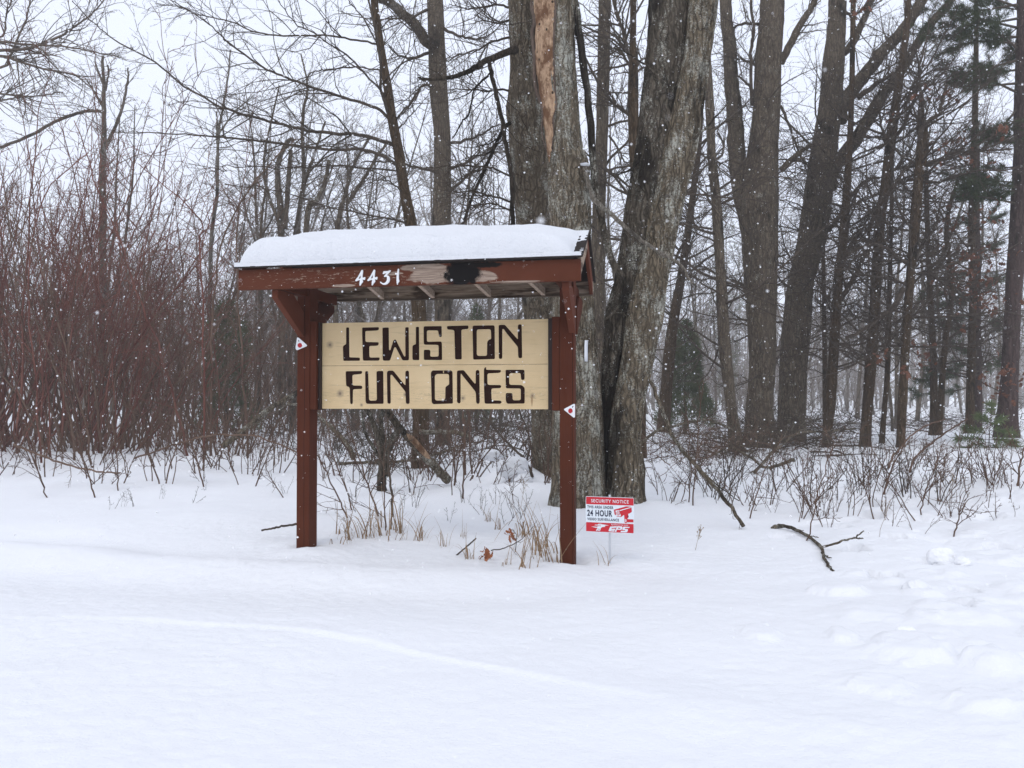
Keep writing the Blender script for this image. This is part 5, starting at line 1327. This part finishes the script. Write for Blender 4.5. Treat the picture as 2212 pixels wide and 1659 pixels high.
place_shrub(grass_mesh(820, 6, .22), M['grass'], p, 1.0, 1.0, 'grass_tuft', 'single thin grass tuft beside the stake of the security notice', 'grass', None)

SH = [shrub_mesh(260 + k, 2 + k % 3, .75, .05, None, .0062, .10, 2, .0027, .03, .5, 3, 5) for k in range(7)]
def scatter(n, region, mat, label, grp, smin, smax, seed, name='bare_shoot'):
    r = np.random.RandomState(seed)
    for _ in range(n):
        px = r.uniform(region[0], region[1]); py = r.uniform(region[2], region[3])
        p = gat(px, py)
        me = SH[r.randint(7)].copy() if False else SHM[mat][r.randint(7)]
        place_shrub(me, M[mat], p, r.rand() * 6.28, r.uniform(smin, smax), name, label, 'twig', grp, (r.normal(0, .12), r.normal(0, .12)))
SHM = {}
for mt in ('twig', 'twig_red_brown', 'twig_gray'):
    SHM[mt] = []
    for me in SH:
        m2 = me.copy(); m2.materials.clear(); m2.materials.append(M[mt]); SHM[mt].append(m2)
scatter(80, (1420, 2212, 1000, 1125), 'twig_red_brown', 'bare brown shoots sticking up from the snow right of the signs', 'bare brown shoots at the right', .5, 1.05, 1)
scatter(56, (1430, 2020, 965, 1090), 'twig', 'thin dark shoots in the snow before the right-hand trunks', 'dark shoots before the right-hand trunks', .6, 1.3, 2)
scatter(10, (1650, 2150, 1090, 1160), 'twig_red_brown', 'lone small shoot near the forked branch', 'lone shoots near the forked branch', .4, .6, 3)
scatter(40, (-40, 620, 985, 1050), 'twig_red_brown', 'bare brown shoots in the snow before the red thicket', 'bare shoots before the red thicket', .9, 1.8, 4)
scatter(7, (200, 620, 1055, 1100), 'twig', 'small lone twig in front of the red thicket', 'lone twigs before the red thicket', .25, .5, 5)
scatter(70, (690, 1200, 930, 1050), 'twig_red_brown', 'bare shoot in the snow behind the sign posts', 'bare shoots behind the sign', .8, 2.0, 6)
scatter(13, (740, 1190, 1060, 1170), 'twig', 'small dark twig among the grass', 'dark twigs between the posts', .3, .55, 7)
# tall thin stems crossing the view under the board
def c9(*pts): return [((1200 + x / 1.134) / 1.8517, (1600 + y / 1.134) / 1.8517) for x, y in pts]
ST = [(c9((215, 535), (175, 450), (120, 330), (80, 250)), 4, 'reddish stem beside the left post slanting down to the right under the board'), (c9((235, 500), (215, 420), (150, 250), (125, 120), (95, 20)), 3.5, 'long stem just right of that slanting one, top beside the left post'),
      (c9((355, 528), (320, 420), (275, 280), (240, 180), (200, 20)), 4, 'long slanting brown stem left of the forked stump'), (c9((420, 530), (415, 420), (400, 300), (405, 180), (385, 20)), 6, 'thick crooked stem standing before the forked stump'),
      (c9((388, 592), (385, 480), (380, 300), (390, 100)), 3, 'thin upright stem whose foot is lowest, in front of the forked stump'), (c9((498, 420), (480, 300), (465, 150), (470, 20)), 2.5, 'thin upright stem right of the forked stump'), (c9((512, 432), (530, 360), (542, 305)), 2.5, 'short leaning shoot right of the forked stump'),
      (c9((690, 432), (692, 300), (705, 160), (690, 20)), 2.5, 'thin stem just right of the foot of the leaning log'), (c9((738, 448), (742, 300), (748, 150), (735, 20)), 4, 'straight brown stem right of the leaning log'), (c9((748, 342), (745, 200), (738, 20)), 6.5, 'thicker upright stem behind the straight brown one'), (c9((780, 336), (770, 200), (765, 20)), 4.5, 'dark upright stem right of the thicker one'),
      (c9((968, 470), (965, 400), (975, 300)), 2, 'thin stem in front of the snow lumps'), (c9((1055, 350), (1010, 260), (900, 150), (800, 20)), 7, 'long dark limb slanting down to the rear grey trunk'), (c9((1030, 300), (1040, 180), (1000, 60), (980, 10)), 5, 'dark crooked stem left of the rear grey trunk'), (c9((250, 440), (262, 380), (330, 300), (345, 290)), 2, 'low bent twig between the left post and the stump')]
for k, (pts, w, lab) in enumerate(ST):
    p = gat(*pts[0]); e = empty('thin_stem', p); tag(e, lab, 'stem')
    T = Tubes(); limb(T, pts, p[1], p[1] + .3, w, w * .55, r, 7, .40, 2, wob=.008, rmin=.0022); T.build('stem', M['twig' if k > 11 or k in (3, 5) else 'twig_red_brown'], e, p, 5)
# oak twig with russet leaves
p = gat(1125, 1190); e = empty('oak_twig', p); tag(e, 'small fallen oak twig with clumped russet leaves near the right post', 'twig')
T = Tubes()
limb(T, u7((1500, 1110), (1600, 1090), (1720, 1030), (1800, 950), (1840, 890)), 4.9, 5.1, 2.6, 1.2, r, 5, .12, 1)
limb(T, u7((1680, 1120), (1690, 1010), (1660, 950)), 5.0, 5.0, 1.8, 1.2, r, 3, .08, 1)
T.build('stem', M['twig'], e, p, 4)
leaves_at('leaves', [(1052, 1195, 4.85, 7, 18, .045), (1106, 1153, 5.0, 3.5, 6, .045), (1112, 1160, 4.98, 2, 2, .03)], M['leaf_russet'], e, p, 61)
# tiny dried flower heads
def weed(px, py, label, seed, h=.22, heads=18):
    p = gat(px, py); e = empty('dry_weed', p); tag(e, label, 'weed'); r = np.random.RandomState(seed); T = Tubes(); H = Tubes()
    s = wander(p, (.1, 0, 1), h, 6, .1, r, .05); T.add(s, np.linspace(.0018, .0012, 6))
    for _ in range(heads):
        a, t = sample(s, r.uniform(.5, 1)); q = wander(a, side_dir(t, .7, r), h * .3 * r.rand(), 4, .1, r, .1); T.add(q, np.full(4, .0008))
        H.add([q[-1], q[-1] + np.array([0, 0, .003]), q[-1] + np.array([0, 0, .006])], [.002, .0035, .001])
    T.build('stem', M['twig_tan'], e, p); H.build('seed_heads', M['twig_tan'], e, p, 5)
weed(1502, 1188, 'low dried flower head weed in the open snow right of the security notice', 1, .14, 26)
weed(1900, 1160, 'pale dried weed with umbel heads near the forked branch', 2, .24, 16)
weed(2052, 1085, 'round dried seed-head weed at the far right', 3, .26, 26)
weed(1125, 1100, 'dried yarrow-like weed leaning by the right post', 4, .24, 22)

# trees and snow left and right of the frame's edge are covered by the ranges above

RW = [(c3p((890, 1790), (930, 1650), (1000, 1500), (1060, 1430)), 4, 'tallest wand-like reddish stem right of the curving dead limb'), ([(1497, 1092), (1500, 1030), (1508, 950), (1512, 880), (1520, 820)], 3.5, 'tall straight reddish stem crossing behind the slanting dead branch'), ([(1488, 1085), (1492, 1010), (1488, 930), (1480, 880)], 3, 'second reddish stem left of the tall straight one'), ([(1620, 1120), (1640, 1050), (1660, 1000), (1690, 940)], 3, 'dark stem rising right from near the foot of the slanting dead branch'),
      ([(1742, 1168), (1765, 1080), (1790, 990), (1800, 950)], 3, 'tall leaning wand behind the forked branch'), ([(1990, 1112), (2000, 1060), (2020, 1010), (2040, 950)], 3, 'leaning wand before the small pine'), ([(2060, 1160), (2075, 1110), (2092, 1078)], 3.5, 'short reddish twig leaning right in the trampled snow'), ([(2198, 1050), (2205, 1000), (2220, 950)], 5, 'bare stem at the right edge of the open snow'),
      ([(440, 1052), (425, 990), (400, 930), (380, 880)], 3.5, 'thin wand slanting left, its foot in the open snow left of the sign'), ([(205, 1075), (190, 1020), (165, 960), (150, 900)], 3.5, 'thin slanting wand at the left with its foot lowest in the snow'), ([(255, 1060), (252, 990), (240, 900)], 3, 'upright wand beside the lowest slanting one at the left'), ([(612, 1075), (590, 1040), (575, 1010), (580, 985)], 2.5, 'forked twig just left of the left post'), ([(102, 1075), (82, 1010), (70, 950)], 3, 'leaning wand near the far left')]
for pts, w, lab in RW:
    p = gat(*pts[0]); e = empty('thin_stem', p); tag(e, lab, 'stem')
    T = Tubes(); limb(T, pts, p[1], p[1] + .35, w, w * .5, r, 9, .45, 2, wob=.008, rmin=.0022, up=.05); T.build('stem', M['twig_red_brown'], e, p, 5)
# tell the members of small groups apart by their order across the picture
ORD = 'leftmost,second from the left,third from the left,fourth from the left,fifth from the left,sixth from the left,seventh from the left,eighth from the left,ninth from the left,tenth from the left,eleventh from the left,twelfth from the left,thirteenth from the left,fourteenth from the left'.split(',')
by = {}
for o in COL.objects:
    if o.get('group') and not o.parent: by.setdefault((o['group'], o['label']), []).append(o)
for (g, lab), lst in by.items():
    if 2 <= len(lst) <= 14:
        lst.sort(key=lambda o: o.location[0] / max(.1, o.location[1]))
        for k, o in enumerate(lst): o['label'] = (lab + ', ' + (ORD[k] if k < len(lst) - 1 else 'rightmost') + ' of %d' % len(lst))

# ------------------------------------------------------------------ falling snow
r = np.random.RandomState(99)
n_f = 30000
yy = r.uniform(.55, 1, n_f) ** 1.0
D = 1.0 + 15 * r.rand(n_f) ** 1.1
fx = (r.rand(n_f) - .5) * 1.9 * D
fz = 1 + (r.rand(n_f) - .42) * 1.5 * D
keep = fz > ground(fx, D) + .03
D, fx, fz = D[keep], fx[keep], fz[keep]
near_n = 85
D = np.concatenate([D, r.uniform(.32, 1.3, near_n)]); k = len(D) - near_n
fx = np.concatenate([fx, (r.rand(near_n) - .5) * 1.25 * D[k:]]); fz = np.concatenate([fz, 1 + (r.rand(near_n) - .3) * .9 * D[k:]])
C = np.stack([fx, D, fz], -1)
R_ = (.0011 + .0042 * r.rand(len(D)) ** 6) * np.clip(D / 3.2, .40, 1.6)
octv = np.array([(1, 0, 0), (-1, 0, 0), (0, 1, 0), (0, -1, 0), (0, 0, 1), (0, 0, -1)], float)
octf = np.array([(0, 2, 4), (2, 1, 4), (1, 3, 4), (3, 0, 4), (2, 0, 5), (1, 2, 5), (3, 1, 5), (0, 3, 5)])
J = octv[None] * (1 + .5 * (r.rand(len(D), 6, 1) - .5))
V = C[:, None, :] + J * R_[:, None, None]
TR = (octf[None] + (np.arange(len(D)) * 6)[:, None, None]).reshape(-1, 3)
tag(np_mesh('falling_snow', V.reshape(-1, 3), None, M['flake'], None, None, True, TR), 'white snowflakes drifting through the air', 'snow', kind='stuff')

# ------------------------------------------------------------------ haze (snow-filled air)
me = bpy.data.meshes.new('haze')
x0, x1, y0, y1, z0, z1 = -130, 130, -70, 170, -3, 26
me.from_pydata([(x0, y0, z0), (x1, y0, z0), (x1, y1, z0), (x0, y1, z0), (x0, y0, z1), (x1, y0, z1), (x1, y1, z1), (x0, y1, z1)], [], [(0, 3, 2, 1), (4, 5, 6, 7), (0, 1, 5, 4), (1, 2, 6, 5), (2, 3, 7, 6), (3, 0, 4, 7)])
hz = link(bpy.data.objects.new('haze', me))
hm = bpy.data.materials.new('haze'); hm.use_nodes = True; hm.node_tree.nodes.clear()
ho = hm.node_tree.nodes.new('ShaderNodeOutputMaterial'); hv = hm.node_tree.nodes.new('ShaderNodeVolumePrincipled')
hv.inputs['Color'].default_value = (.985, .975, .97, 1); hv.inputs['Density'].default_value = .0025; hv.inputs['Anisotropy'].default_value = .2
hm.node_tree.links.new(hv.outputs[0], ho.inputs['Volume'])
me.materials.append(hm)
tag(hz, 'pale snowy haze filling the air', 'haze', kind='stuff')
